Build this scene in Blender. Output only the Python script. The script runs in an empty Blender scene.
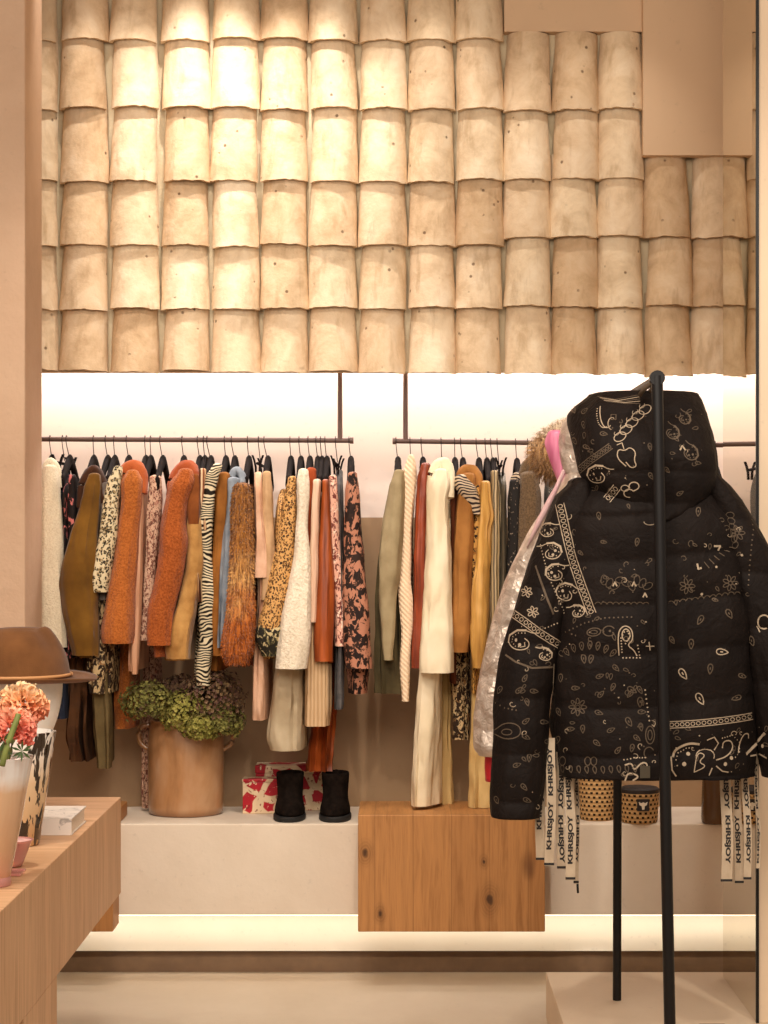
import bpy, bmesh, math, random
import numpy as np
from mathutils import Vector, Matrix, noise
from mathutils.bvhtree import BVHTree

random.seed(7)
SC = bpy.context.scene
COL = SC.collection
F = 2100.0                      # focal length in pixels of the 768x1024 frame
CX, CY, CAMZ = 399.0, 533.0, 1.5
PI = math.pi


def P(px, py, Y):
    """photo pixel at depth Y -> point in metres"""
    return Vector(((px - CX) * Y / F, Y, CAMZ + (CY - py) * Y / F))


def lin(c):
    out = []
    for v in c[:3]:
        v = v / 255.0
        out.append(v / 12.92 if v <= 0.04045 else ((v + 0.055) / 1.055) ** 2.4)
    return (out[0], out[1], out[2], 1.0)


# ------------------------------------------------------------------ materials
class NT:
    def __init__(s, name):
        s.m = bpy.data.materials.new(name)
        s.m.use_nodes = True
        s.t = s.m.node_tree
        s.b = s.t.nodes['Principled BSDF']
        s._tc = None

    def n(s, typ, **kw):
        nd = s.t.nodes.new(typ)
        for k, v in kw.items():
            if hasattr(nd, k):
                setattr(nd, k, v)
        return nd

    def l(s, a, b):
        s.t.links.new(a, b)

    def obj(s):
        if s._tc is None:
            s._tc = s.n('ShaderNodeTexCoord')
        return s._tc.outputs['Object']

    def uv(s):
        s.obj()
        return s._tc.outputs['UV']

    def mapped(s, scale=(1, 1, 1), src=None, rot=(0, 0, 0), loc=(0, 0, 0)):
        mp = s.n('ShaderNodeMapping')
        mp.inputs['Scale'].default_value = scale
        mp.inputs['Rotation'].default_value = rot
        mp.inputs['Location'].default_value = loc
        s.l(src or s.obj(), mp.inputs['Vector'])
        return mp.outputs[0]

    def noise(s, scale, detail=3, rough=.55, dist=0.0, vec=None):
        nd = s.n('ShaderNodeTexNoise')
        nd.inputs['Scale'].default_value = scale
        nd.inputs['Detail'].default_value = detail
        nd.inputs['Roughness'].default_value = rough
        nd.inputs['Distortion'].default_value = dist
        s.l(vec or s.obj(), nd.inputs['Vector'])
        return nd.outputs['Fac']

    def noisec(s, scale, vec=None):
        nd = s.n('ShaderNodeTexNoise')
        nd.inputs['Scale'].default_value = scale
        s.l(vec or s.obj(), nd.inputs['Vector'])
        return nd.outputs['Color']

    def voro(s, scale, vec=None, feature='F1', out='Distance', rnd=1.0):
        nd = s.n('ShaderNodeTexVoronoi', feature=feature)
        nd.inputs['Scale'].default_value = scale
        if 'Randomness' in nd.inputs:
            nd.inputs['Randomness'].default_value = rnd
        s.l(vec or s.obj(), nd.inputs['Vector'])
        return nd.outputs[out]

    def warp(s, amount, scale, vec=None):
        """object coordinates pushed about by noise"""
        vec = vec or s.obj()
        c = s.noisec(scale, vec)
        a = s.n('ShaderNodeVectorMath', operation='SUBTRACT')
        s.l(c, a.inputs[0]); a.inputs[1].default_value = (.5, .5, .5)
        b = s.n('ShaderNodeVectorMath', operation='SCALE')
        s.l(a.outputs[0], b.inputs[0]); b.inputs['Scale'].default_value = amount
        d = s.n('ShaderNodeVectorMath', operation='ADD')
        s.l(vec, d.inputs[0]); s.l(b.outputs[0], d.inputs[1])
        return d.outputs[0]

    def math(s, op, a, b=None, clamp=False):
        nd = s.n('ShaderNodeMath', operation=op, use_clamp=clamp)
        for i, v in enumerate((a, b)):
            if v is None:
                continue
            if isinstance(v, (int, float)):
                nd.inputs[i].default_value = v
            else:
                s.l(v, nd.inputs[i])
        return nd.outputs[0]

    def sep(s, vec=None):
        nd = s.n('ShaderNodeSeparateXYZ')
        s.l(vec or s.obj(), nd.inputs[0])
        return nd.outputs

    def ramp(s, fac, stops, interp='LINEAR'):
        nd = s.n('ShaderNodeValToRGB')
        cr = nd.color_ramp
        cr.interpolation = interp
        while len(cr.elements) < len(stops):
            cr.elements.new(.5)
        for e, (p, c) in zip(cr.elements, stops):
            e.position = p
            e.color = c if len(c) == 4 and max(c) <= 1.0 else lin(c)
        s.l(fac, nd.inputs[0])
        return nd.outputs[0]

    def mix(s, fac, a, b, mode='MIX'):
        nd = s.n('ShaderNodeMix', data_type='RGBA', blend_type=mode)
        for sock, v in ((nd.inputs[0], fac), (nd.inputs[6], a), (nd.inputs[7], b)):
            if isinstance(v, (int, float)):
                sock.default_value = v
            elif isinstance(v, tuple):
                sock.default_value = lin(v) if max(v) > 1.0 else (v if len(v) == 4 else (*v, 1))
            else:
                s.l(v, sock)
        return nd.outputs[2]

    def step(s, v, a, b):
        nd = s.n('ShaderNodeMapRange', interpolation_type='SMOOTHSTEP')
        nd.inputs[1].default_value = a
        nd.inputs[2].default_value = b
        s.l(v, nd.inputs[0])
        return nd.outputs[0]

    def color(s, c):
        if isinstance(c, tuple):
            s.b.inputs['Base Color'].default_value = lin(c)
        else:
            s.l(c, s.b.inputs['Base Color'])

    def bump(s, h, strength=.3, dist=.005):
        nd = s.n('ShaderNodeBump')
        nd.inputs['Strength'].default_value = strength
        nd.inputs['Distance'].default_value = dist
        s.l(h, nd.inputs['Height'])
        s.l(nd.outputs[0], s.b.inputs['Normal'])

    def set(s, **kw):
        names = dict(rough='Roughness', metal='Metallic', spec='Specular IOR Level', trans='Transmission Weight',
                     ior='IOR', sheen='Sheen Weight', alpha='Alpha', emit='Emission Strength', coat='Coat Weight')
        for k, v in kw.items():
            s.b.inputs[names[k]].default_value = v
        return s


def fabric(name, c, c2=None, scale=25, rough=.85, weave=500, bump=.25, sheen=.0):
    m = NT(name)
    c2 = c2 or tuple(int(v * .8) for v in c)
    m.color(m.ramp(m.noise(scale, 4), [(.3, c2), (.7, c)]))
    folds = m.noise(7, 1, .4, .3, m.mapped((3, 3, 1.0)))
    m.bump(m.math('ADD', folds, m.math('MULTIPLY', m.noise(weave, 2), .02 + bump * .06)), .75, .03)
    m.set(rough=rough, sheen=sheen, spec=.2)
    return m.m


def silk(name, c, c2=None):
    m = NT(name)
    c2 = c2 or tuple(int(v * .6) for v in c)
    f = m.noise(14, 3, vec=m.mapped((3, 1, .25)))
    m.color(m.ramp(f, [(.35, c2), (.65, c)]))
    m.bump(m.noise(16, 2, vec=m.mapped((4, 1, .3))), .4, .01)
    m.set(rough=.42, spec=.45)
    return m.m


def teddy(name, c, c2=None, scale=170):
    m = NT(name)
    c2 = c2 or tuple(int(v * .68) for v in c)
    w = m.noise(scale, 3, .7)
    big = m.noise(9, 2)
    col = m.ramp(w, [(.32, c2), (.62, c)])
    m.color(m.mix(m.step(big, .35, .75), col, tuple(min(255, int(v * 1.08)) for v in c), 'MIX') if False else col)
    folds = m.noise(9, 2, .5, .5, m.mapped((2, 2, .8)))
    m.bump(m.math('ADD', m.math('MULTIPLY', w, .55), m.math('MULTIPLY', folds, 1.2)), 1.0, .01)
    m.set(rough=1.0, sheen=.15, spec=.1)
    return m.m


def furm(name, stops, zr=None):
    """fur: strands of colour, shaded along the height by stops [(z, colour)]"""
    m = NT(name)
    w = m.noise(60, 3, .7, vec=m.mapped((3, 3, .35)))
    z = m.math('ADD', m.sep()[2], m.math('MULTIPLY', m.math('SUBTRACT', m.noise(12, 2), .5), .25))
    z0, z1 = stops[0][0], stops[-1][0]
    zz = m.math('DIVIDE', m.math('SUBTRACT', z, z0), z1 - z0)
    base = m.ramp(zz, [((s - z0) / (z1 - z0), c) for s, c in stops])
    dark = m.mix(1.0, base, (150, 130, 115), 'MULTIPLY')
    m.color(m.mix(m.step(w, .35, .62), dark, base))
    m.bump(w, .8, .008)
    m.set(rough=.9, sheen=.2, spec=.15)
    return m.m


def leopard(name, bg, mid, spot, scale=55, stretch=.75, ring=True, rough=.75):
    m = NT(name)
    v = m.warp(.012, 60, m.mapped((1, 1, stretch)))
    d = m.voro(scale, v)
    if ring:
        col = m.ramp(d, [(.0, mid), (.22, mid), (.30, spot), (.50, spot), (.58, bg), (1, bg)])
        gap = m.step(m.noise(scale * 1.4, 1), .5, .56)
        col = m.mix(gap, col, m.ramp(d, [(.0, mid), (.26, mid), (.42, bg), (1, bg)]))
    else:
        col = m.ramp(d, [(.0, spot), (.40, spot), (.48, bg), (1, bg)])
    m.color(col)
    m.bump(m.noise(400, 2), .2, .002)
    m.set(rough=rough, spec=.25)
    return m.m


def zebra(name, a, b, scale=26, dist=9):
    m = NT(name)
    w = m.n('ShaderNodeTexWave', wave_type='BANDS', bands_direction='Z')
    w.inputs['Scale'].default_value = scale
    w.inputs['Distortion'].default_value = dist
    w.inputs['Detail'].default_value = 1.5
    w.inputs['Detail Scale'].default_value = .55
    m.l(m.mapped((1, .5, 1)), w.inputs['Vector'])
    m.color(m.ramp(w.outputs['Fac'], [(.44, a), (.53, b)]))
    m.set(rough=.6, spec=.3)
    return m.m


def printed(name, bg, c1, c2, scale=40, t1=.55, t2=.6, rough=.75, stretch=(1, 1, .7)):
    m = NT(name)
    v = m.mapped(stretch)
    n1 = m.noise(scale, 3, .6, .6, v)
    n2 = m.noise(scale * .7, 3, .6, 1.2, m.mapped(stretch, loc=(3.1, 1.7, 9.2)))
    col = m.mix(m.step(n1, t1, t1 + .04), bg, c1)
    col = m.mix(m.step(n2, t2, t2 + .04), col, c2)
    m.color(col)
    m.bump(m.noise(400, 2), .2, .002)
    m.set(rough=rough, spec=.25)
    return m.m


def stripes(name, cols, period=.03, axis=2, warp=.006, rough=.8):
    m = NT(name)
    co = m.sep(m.warp(warp, 12))[axis]
    f = m.math('FRACT', m.math('DIVIDE', co, period))
    k = len(cols)
    m.color(m.ramp(f, [(i / k, c) for i, c in enumerate(cols)], 'CONSTANT'))
    m.set(rough=rough, spec=.25)
    return m.m


def ribbed(name, c, c2, period=.012, axis=2, amt=1.0, diag=0.0):
    m = NT(name)
    s = m.sep(m.warp(.004, 14))
    co = s[axis]
    if diag:
        co = m.math('ADD', co, m.math('MULTIPLY', s[0], diag))
    f = m.math('SINE', m.math('MULTIPLY', co, 2 * PI / period))
    g = m.math('ADD', m.math('MULTIPLY', f, .5), .5)
    m.color(m.ramp(g, [(.0, c2), (.7, c)]))
    m.bump(g, amt, .004)
    m.set(rough=.95, spec=.15)
    return m.m


def plaster(name, c, c2, scale=3.0, rough=.8, bump=.15, pits=0.0):
    m = NT(name)
    n1 = m.noise(scale, 6, .62, .3)
    col = m.ramp(n1, [(.3, c2), (.7, c)])
    fine = m.noise(scale * 22, 3, .6)
    col = m.mix(m.math('MULTIPLY', m.step(fine, .62, .75), .12), col, tuple(int(v * .6) for v in c))
    m.color(col)
    m.bump(m.math('ADD', m.noise(scale * 10, 5), m.math('MULTIPLY', fine, .4)), bump, .01)
    m.set(rough=rough, spec=.3)
    return m.m


def oak(name, cross=0, width=.12, c=(196, 140, 84), c2=(160, 104, 56), dark=(120, 70, 34), knots=()):
    m = NT(name)
    ax = m.sep()[cross]
    idx = m.math('FLOOR', m.math('DIVIDE', ax, width))
    wn = m.n('ShaderNodeTexWhiteNoise', noise_dimensions='1D')
    m.l(idx, wn.inputs['W'])
    sc = [2.2, 2.2, 2.2]
    sc[cross] = 34
    off = m.n('ShaderNodeVectorMath', operation='ADD')
    m.l(m.mapped(tuple(sc), m.warp(.02, 5)), off.inputs[0])
    m.l(wn.outputs['Color'], off.inputs[1])
    g = m.noise(1.6, 5, .6, .5, off.outputs[0])
    sc2 = [9, 9, 9]
    sc2[cross] = 220
    fine = m.noise(1.0, 3, .6, 0, m.mapped(tuple(sc2)))
    col = m.ramp(g, [(.25, c2), (.5, c), (.8, tuple(min(255, int(v * 1.08)) for v in c))])
    col = m.mix(m.math('MULTIPLY', m.step(fine, .5, .75), .35), col, c2)
    tint = m.math('MULTIPLY', m.math('SUBTRACT', wn.outputs['Value'], .2), .45, True)
    col = m.mix(tint, col, c2)
    kv = [1.0, 1.0, 1.0]
    kn = m.voro(4.2, m.warp(.03, 14, m.mapped(tuple(1.0 if i == cross else .5 for i in range(3)))))
    col = m.mix(m.math('MULTIPLY', m.math('SUBTRACT', 1.0, m.step(kn, .05, .17)), .8), col, dark)
    for kx, kz, kr in knots:
        w_ = m.warp(.012, 40)
        q_ = m.n('ShaderNodeVectorMath', operation='DISTANCE')
        m.l(m.mapped((1, 0, .62), w_), q_.inputs[0])
        q_.inputs[1].default_value = (kx, 0, kz * .62)
        d_ = q_.outputs['Value']
        ring = m.math('MULTIPLY', m.math('ADD', m.math('SINE', m.math('MULTIPLY', d_, 900)), 1.0), .12)
        halo = m.math('SUBTRACT', 1.0, m.step(d_, kr * .8, kr * 3.2))
        col = m.mix(m.math('MULTIPLY', halo, m.math('ADD', ring, .25)), col, dark)
        col = m.mix(m.math('MULTIPLY', m.math('SUBTRACT', 1.0, m.step(d_, kr * .35, kr)), .85), col, tuple(int(v * .6) for v in dark))
    fr = m.math('FRACT', m.math('DIVIDE', ax, width))
    seam = m.math('GREATER_THAN', m.math('ABSOLUTE', m.math('SUBTRACT', fr, .5)), .488)
    col = m.mix(m.math('MULTIPLY', seam, .35), col, dark)
    m.color(col)
    m.bump(m.math('ADD', fine, g), .12, .003)
    m.set(rough=.55, spec=.35)
    return m.m


def plain(name, c, rough=.5, metal=0.0, spec=.5, trans=0.0, bump=0.0, bs=200, emit=None, var=.0):
    m = NT(name)
    if var:
        m.color(m.ramp(m.noise(bs * .1, 3), [(.3, tuple(int(v * (1 - var)) for v in c)), (.7, c)]))
    else:
        m.color(c)
    m.set(rough=rough, metal=metal, spec=spec, trans=trans)
    if bump:
        m.bump(m.noise(bs, 3), bump, .003)
    if emit:
        m.b.inputs['Emission Color'].default_value = lin(c)
        m.set(emit=emit)
    return m.m


# ------------------------------------------------------------------ meshes
class G:
    """vertex / face lists"""
    def __init__(s):
        s.v, s.f, s.mi, s.uv = [], [], [], None

    def add(s, vs, fs, mi=0):
        b = len(s.v)
        s.v.extend(Vector(v) for v in vs)
        s.f.extend([tuple(i + b for i in f) for f in fs])
        s.mi.extend([mi] * len(fs))
        return s

    def merge(s, o, mi=None):
        b = len(s.v)
        s.v.extend(o.v)
        s.f.extend([tuple(i + b for i in f) for f in o.f])
        s.mi.extend(o.mi if mi is None else [mi] * len(o.f))
        return s

    def box(s, lo, hi, mi=0):
        x0, y0, z0 = lo
        x1, y1, z1 = hi
        v = [(x0, y0, z0), (x1, y0, z0), (x1, y1, z0), (x0, y1, z0), (x0, y0, z1), (x1, y0, z1), (x1, y1, z1), (x0, y1, z1)]
        return s.add(v, [(3, 2, 1, 0), (4, 5, 6, 7), (0, 1, 5, 4), (1, 2, 6, 5), (2, 3, 7, 6), (3, 0, 4, 7)], mi)

    def loft(s, rings, cap0=True, cap1=True, mi=0, closed=True):
        n = len(rings[0])
        vs = [p for r in rings for p in r]
        fs = []
        for i in range(len(rings) - 1):
            for j in range(n if closed else n - 1):
                k = (j + 1) % n
                fs.append((i * n + j, i * n + k, (i + 1) * n + k, (i + 1) * n + j))
        if cap0:
            c = sum((Vector(p) for p in rings[0]), Vector()) / n
            vs.append(c); ci = len(vs) - 1
            fs += [(ci, (j + 1) % n, j) for j in range(n)]
        if cap1:
            c = sum((Vector(p) for p in rings[-1]), Vector()) / n
            vs.append(c); ci = len(vs) - 1
            o = (len(rings) - 1) * n
            fs += [(ci, o + j, o + (j + 1) % n) for j in range(n)]
        return s.add(vs, fs, mi)

    def lathe(s, prof, c=(0, 0, 0), n=40, mi=0, cap0=True, cap1=True, wob=None):
        rings = []
        for r, z in prof:
            ring = []
            for j in range(n):
                a = 2 * PI * j / n
                rr = r * (wob(a, z) if wob else 1)
                ring.append(Vector((c[0] + rr * math.cos(a), c[1] + rr * math.sin(a), c[2] + z)))
            rings.append(ring)
        return s.loft(rings, cap0, cap1, mi)

    def tube(s, pts, r, n=10, mi=0, caps=True):
        pts = [Vector(p) for p in pts]
        rings = []
        up = Vector((0, 0, 1))
        for i, p in enumerate(pts):
            t = (pts[min(i + 1, len(pts) - 1)] - pts[max(i - 1, 0)]).normalized()
            a = up if abs(t.dot(up)) < .95 else Vector((1, 0, 0))
            x = t.cross(a).normalized()
            y = x.cross(t).normalized()
            rr = r[i] if isinstance(r, (list, tuple)) else r
            rings.append([p + x * rr * math.cos(2 * PI * j / n) + y * rr * math.sin(2 * PI * j / n) for j in range(n)])
        return s.loft(rings, caps, caps, mi)

    def grid(s, fn, nu, nv, mi=0):
        vs = [fn(i / nu, j / nv) for i in range(nu + 1) for j in range(nv + 1)]
        w = nv + 1
        fs = [(i * w + j, (i + 1) * w + j, (i + 1) * w + j + 1, i * w + j + 1) for i in range(nu) for j in range(nv)]
        return s.add(vs, fs, mi)


def link(name, g, mats, parent=None, base=(0, 0, 0), smooth=True, bevel=0.0, sub=0, uvfn=None, auto=None):
    base = Vector(base)
    me = bpy.data.meshes.new(name)
    me.from_pydata([tuple(v - base) for v in g.v], [], g.f)
    mats = mats if isinstance(mats, (list, tuple)) else [mats]
    for m in mats:
        me.materials.append(m)
    if len(mats) > 1:
        me.polygons.foreach_set('material_index', g.mi)
    bm = bmesh.new()
    bm.from_mesh(me)
    bmesh.ops.recalc_face_normals(bm, faces=bm.faces)
    if uvfn:
        ul = bm.loops.layers.uv.new('UVMap')
        for f in bm.faces:
            for lp in f.loops:
                lp[ul].uv = uvfn(lp.vert.co + base)
    bm.to_mesh(me)
    bm.free()
    o = bpy.data.objects.new(name, me)
    COL.objects.link(o)
    if parent is not None:
        o.parent = parent
    else:
        o.location = base
    if smooth:
        me.polygons.foreach_set('use_smooth', [True] * len(me.polygons))
        if auto is not None:
            me.set_sharp_from_angle(angle=math.radians(auto))
    if bevel:
        b = o.modifiers.new('edge', 'BEVEL')
        b.width = bevel
        b.segments = 2
        b.limit_method = 'ANGLE'
        b.angle_limit = math.radians(40)
    if sub:
        md = o.modifiers.new('sub', 'SUBSURF')
        md.levels = md.render_levels = sub
    return o


def tag(o, label, cat, group=None):
    o['label'] = label
    o['category'] = cat
    if group:
        o['group'] = group
    return o


def thing(name, label, cat, loc=(0, 0, 0), group=None):
    o = bpy.data.objects.new(name, None)
    o.empty_display_size = .05
    COL.objects.link(o)
    o.location = loc
    return tag(o, label, cat, group)


def part(name, g, mats, root, parent=None, **kw):
    """a mesh under root (or under one of root's parts); coordinates given in world metres"""
    return link(name, g, mats, parent or root, base=tuple(root.location), **kw)


def struct(name, g, mats, **kw):
    o = link(name, g, mats, **kw)
    o['kind'] = 'structure'
    return o


def resample(rows, step):
    """rows (t, a, b..) with increasing t -> smooth, denser rows (monotone Catmull-Rom)"""
    rows = [np.array(r, float) for r in rows]
    out = []
    n = len(rows)
    for i in range(n - 1):
        p0, p1, p2, p3 = rows[max(i - 1, 0)], rows[i], rows[i + 1], rows[min(i + 2, n - 1)]
        k = max(1, int(abs(p2[0] - p1[0]) / step + .5))
        for j in range(k):
            t = j / k
            q = .5 * ((2 * p1) + (-p0 + p2) * t + (2 * p0 - 5 * p1 + 4 * p2 - p3) * t * t + (-p0 + 3 * p1 - 3 * p2 + p3) * t ** 3)
            q[0] = p1[0] + (p2[0] - p1[0]) * t
            out.append(q)
    out.append(rows[-1])
    return out
# ------------------------------------------------------------------ materials of the place
M_floor = plaster('micro_cement_floor', (202, 186, 166), (186, 168, 146), 1.6, .42, .05)
M_bench = plaster('bench_plaster', (226, 211, 192), (214, 197, 176), 2.4, .75, .12)
M_pillar = plaster('pillar_plaster', (214, 182, 154), (196, 162, 134), 2.2, .85, .35)
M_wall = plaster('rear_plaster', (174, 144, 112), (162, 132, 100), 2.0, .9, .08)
M_wall_up = plaster('rear_plaster_upper', (236, 220, 208), (234, 216, 204), 2.0, .9, .02)
M_soffit = plaster('soffit_plaster', (220, 188, 154), (212, 180, 146), 1.2, .9, .03)
M_ceiling = plaster('ceiling_plaster', (200, 178, 152), (196, 172, 148), 1.5, .9, .03)
M_right = plaster('pale_plaster', (240, 216, 186), (232, 206, 176), 1.6, .85, .05)
M_mortar = plaster('tile_bed_plaster', (224, 204, 170), (204, 182, 146), 6, .9, .2)
M_plinth = plaster('plinth_plaster', (238, 232, 220), (230, 222, 208), 2.0, .7, .05)
M_toe = plain('toe_kick_brown', (120, 94, 70), .7, var=.1)
M_dais = plaster('dais_plaster', (226, 204, 176), (216, 192, 164), 2.0, .6, .06)
M_oakY = oak('oak_planks', 1, .085, (210, 168, 128), (184, 138, 98), (148, 104, 68))
M_oakX = oak('oak_block', 0, .125, (180, 126, 74), (146, 96, 52), (96, 58, 30))
M_knotty = oak('knotty_oak', 0, .125, (180, 126, 74), (146, 96, 52), (96, 58, 30),
               [((x - 451.5) * 6.85 / F, (932 - z) * 6.85 / F, r) for x, z, r in ((490, 900, .016), (365, 853, .012), (380, 914, .009), (484, 862, .007))])
M_black = plain('black_metal', (17, 13, 12), .45, 0, .35, bump=.05)
M_led = plain('led_diffuser', (255, 236, 205), .5, emit=2.0)

# ------------------------------------------------------------------ room
struct('floor', G().box((-4, 1.5, -.12), (4, 7.6, 0)), M_floor, smooth=False)
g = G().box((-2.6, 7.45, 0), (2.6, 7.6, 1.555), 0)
g.box((-2.6, 7.45, 1.555), (2.6, 7.6, 3.6), 1)  # upper zone of the wall, coloured paler than the lower
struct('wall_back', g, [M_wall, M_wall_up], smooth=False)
struct('wall_bulkhead', G().box((-2.0, 7.07, 2.042), (2.0, 7.12, 2.3)).box((-2.0, 7.07, 2.3), (2.0, 7.27, 3.6)), M_mortar, smooth=False)
struct('ceiling', G().box((-4, 1.5, 3.6), (4, 7.6, 3.72)), M_ceiling, smooth=False)
struct('wall_left', G().box((-2.6, 6.443, 0), (-1.1475, 6.75, 3.6)), M_pillar, smooth=False, bevel=.006)
struct('wall_right', G().box((.9995, 5.832, .1405), (2.6, 6.44, 3.6)), M_right, smooth=False)
zs1 = P(0, 33, 7.04).z
zs2 = P(0, 156, 6.99).z
struct('trim_1', G().box((P(504, 0, 7.04).x, 7.02, zs1), (1.9, 7.07, 3.6)), M_soffit, smooth=False)
struct('trim_2', G().box((P(643, 0, 6.98).x, 6.975, zs2), (1.9, 7.02, 3.6)), M_soffit, smooth=False)

# ------------------------------------------------------------------ barrel tiles
def tile_mat():
    m = NT('cream_clay_tile')
    oi = m.n('ShaderNodeObjectInfo')
    off = m.n('ShaderNodeVectorMath', operation='ADD')
    m.l(m.obj(), off.inputs[0])
    sc = m.n('ShaderNodeVectorMath', operation='SCALE')
    cmb = m.n('ShaderNodeCombineXYZ')
    for i in range(3):
        m.l(oi.outputs['Random'], cmb.inputs[i])
    m.l(cmb.outputs[0], sc.inputs[0]); sc.inputs['Scale'].default_value = 37.0
    m.l(sc.outputs[0], off.inputs[1])
    v = off.outputs[0]
    col = m.ramp(m.noise(9, 6, .65, .4, v), [(.28, (204, 182, 152)), (.5, (232, 214, 186)), (.72, (246, 234, 212))])
    st = m.noise(14, 4, .6, .2, m.mapped((1.4, 1.4, .35), v))
    col = m.mix(m.math('MULTIPLY', m.step(st, .52, .75), .45), col, (168, 138, 100))
    pv = m.voro(24, v)
    pm = m.math('MULTIPLY', m.math('SUBTRACT', 1.0, m.step(pv, .07, .17)), m.step(m.noise(11, 2, .5, 0, v),   .53, .6))
    col = m.mix(m.math('MULTIPLY', pm, .75), col, (96, 74, 56))
    tint = m.ramp(oi.outputs['Random'], [(0, (214, 190, 164)), (.35, (252, 240, 228)), (.7, (255, 248, 238)), (1, (232, 212, 190))])
    col = m.mix(.8, col, tint, 'MULTIPLY')
    m.color(col)
    h = m.math('SUBTRACT', m.math('ADD', m.noise(40, 4, .6, 0, v), m.math('MULTIPLY', m.noise(8, 2, .5, 0, v), .6)), m.math('MULTIPLY', pm, .9))
    m.bump(h, .45, .008)
    m.set(rough=.92, spec=.2)
    return m.m


M_tile = tile_mat()


def tile_geo(seed, wb, wt, length):
    """half-cone roof tile; origin at the middle of its lower rim, on the wall plane"""
    th0 = math.radians(80)
    g = G()
    nu, nv = 20, 14
    def pt(i, j, inner):
        t = j / nv
        a = -th0 + 2 * th0 * i / nu
        w = wb + (wt - wb) * t
        R = w / math.sin(th0) - (.013 if inner else 0)
        nz = noise.noise(Vector((seed * 7.3 + a * 1.5, t * 3, seed))) * .0035
        edge = noise.noise(Vector((seed * 3.1, a * 3, 5))) * .004 + noise.noise(Vector((seed, a * 9, 1))) * .002 if j == 0 else 0
        R += nz
        x = R * math.sin(a)
        y = -(R * math.cos(a) - (w / math.sin(th0)) * math.cos(th0)) - .03 * (1 - t)
        return Vector((x, y, length * t + edge))
    vs = [pt(i, j, False) for i in range(nu + 1) for j in range(nv + 1)]
    n0 = len(vs)
    vs += [pt(i, j, True) for i in range(nu + 1) for j in range(nv + 1)]
    w = nv + 1
    fs = []
    for i in range(nu):
        for j in range(nv):
            a, b, c, d = i * w + j, (i + 1) * w + j, (i + 1) * w + j + 1, i * w + j + 1
            fs.append((a, b, c, d))
            fs.append((n0 + d, n0 + c, n0 + b, n0 + a))
        fs.append((i * w, n0 + i * w, n0 + (i + 1) * w, (i + 1) * w))
        e = nv
        fs.append((i * w + e, (i + 1) * w + e, n0 + (i + 1) * w + e, n0 + i * w + e))
    for j in range(nv):
        fs.append((j, j + 1, n0 + j + 1, n0 + j))
        o = nu * w
        fs.append((o + j, n0 + o + j, n0 + o + j + 1, o + j + 1))
    return g.add(vs, fs)


clad = thing('roof_tile_cladding', 'cream clay barrel roof tiles hung in rows on the wall above the clothes rails', 'roof tiles', (0, 7.07, 2.03))
TY = 7.062
SQ = 2100 / 7.0
bottoms_l = [371, 308.5, 246, 181, 108.5, 40, -29]
bottoms_r = [373.5, 307, 237.5, 180, 110.5]
cols = [(32, bottoms_l)] + [(x, bottoms_l) for x in (82, 133.5, 185, 234, 284, 333.5, 383, 432, 479)]
cols += [(528.5, bottoms_r), (575.5, bottoms_r), (621.5, bottoms_r), (669.5, bottoms_r[:3]), (717, bottoms_r[:3])]
protos = {}
rt = random.Random(3)
for ci, (px, bots) in enumerate(cols):
    for ri, py in enumerate(bots):
        py2 = py + (rt.random() - .5) * 3.2 + (1.2 if ri == 0 else 0) * (px - 232) / 250 * .8
        pp = P(px + (rt.random() - .5) * 3.0, py2, 7.0)
        topcut = (ci >= 10 and ri == len(bots) - 1)
        if topcut:
            ztop = P(0, 32.5 if ci < 13 else 156, 7.0).z
            ln = ztop - pp.z + .005
            key = ('t', ci)
        else:
            ln = .285
            key = rt.randrange(6)
        if key not in protos:
            protos[key] = link('roof_tile', tile_geo(hash(key) % 50 if isinstance(key, int) else 60 + ci, .0815, .071, ln), M_tile, clad, auto=50)
            o = protos[key]
        else:
            o = protos[key].copy()
            COL.objects.link(o)
            o.parent = clad
        o.location = Vector((pp.x, TY, pp.z)) - clad.location
        o.rotation_euler = (0, math.radians(rt.uniform(-1.3, 1.3)), math.radians(rt.uniform(-3, 3)))
        if not topcut:
            o.scale = (rt.uniform(.97, 1.03), rt.uniform(.93, 1.05), 1)

# ------------------------------------------------------------------ bench along the rear wall
bench = thing('display_bench', 'long low plaster bench running along the rear wall under the clothes', 'bench', (0, 7.2, 0))
part('bench_slab', G().box((-1.7, 7.0, .227), (1.9, 7.447, .53)), M_bench, bench, smooth=False, bevel=.004)
part('plinth', G().box((-1.7, 7.15, .077), (1.9, 7.4, .2265)), M_plinth, bench, smooth=False)
part('toe_kick', G().box((-1.7, 7.17, .001), (1.9, 7.38, .0765)), M_toe, bench, smooth=False)
part('light_strip', G().box((-1.65, 7.03, .219), (1.85, 7.045, .2265)), M_led, bench, smooth=False)


def block(x0, x1, label, mat):
    y0, yb, z0, z1 = 6.85, 7.21, .199, .58
    prof = [(y0, z0), (y0, z1), (yb, z1), (yb, .532), (6.997, .532), (6.997, z0)]
    g = G()
    vs = [(x, y, z) for x in (x0, x1) for y, z in prof]
    n = len(prof)
    fs = [tuple(range(n)), tuple(range(2 * n - 1, n - 1, -1))] + [(i, (i + 1) % n, n + (i + 1) % n, n + i) for i in range(n)]
    g.add(vs, fs)
    o = link('wooden_display_block', g, mat, None, ((x0 + x1) / 2, 7.0, z0), smooth=False, bevel=.003)
    tag(o, label, 'wooden block')


block(P(358, 0, 6.85).x, P(545, 0, 6.85).x, 'knotty oak block wrapped over the bench to the right of the black boots', M_knotty)
block(-1.62, P(113, 0, 6.85).x, 'oak block on the bench behind the far end of the oak table', M_oakX)

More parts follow.
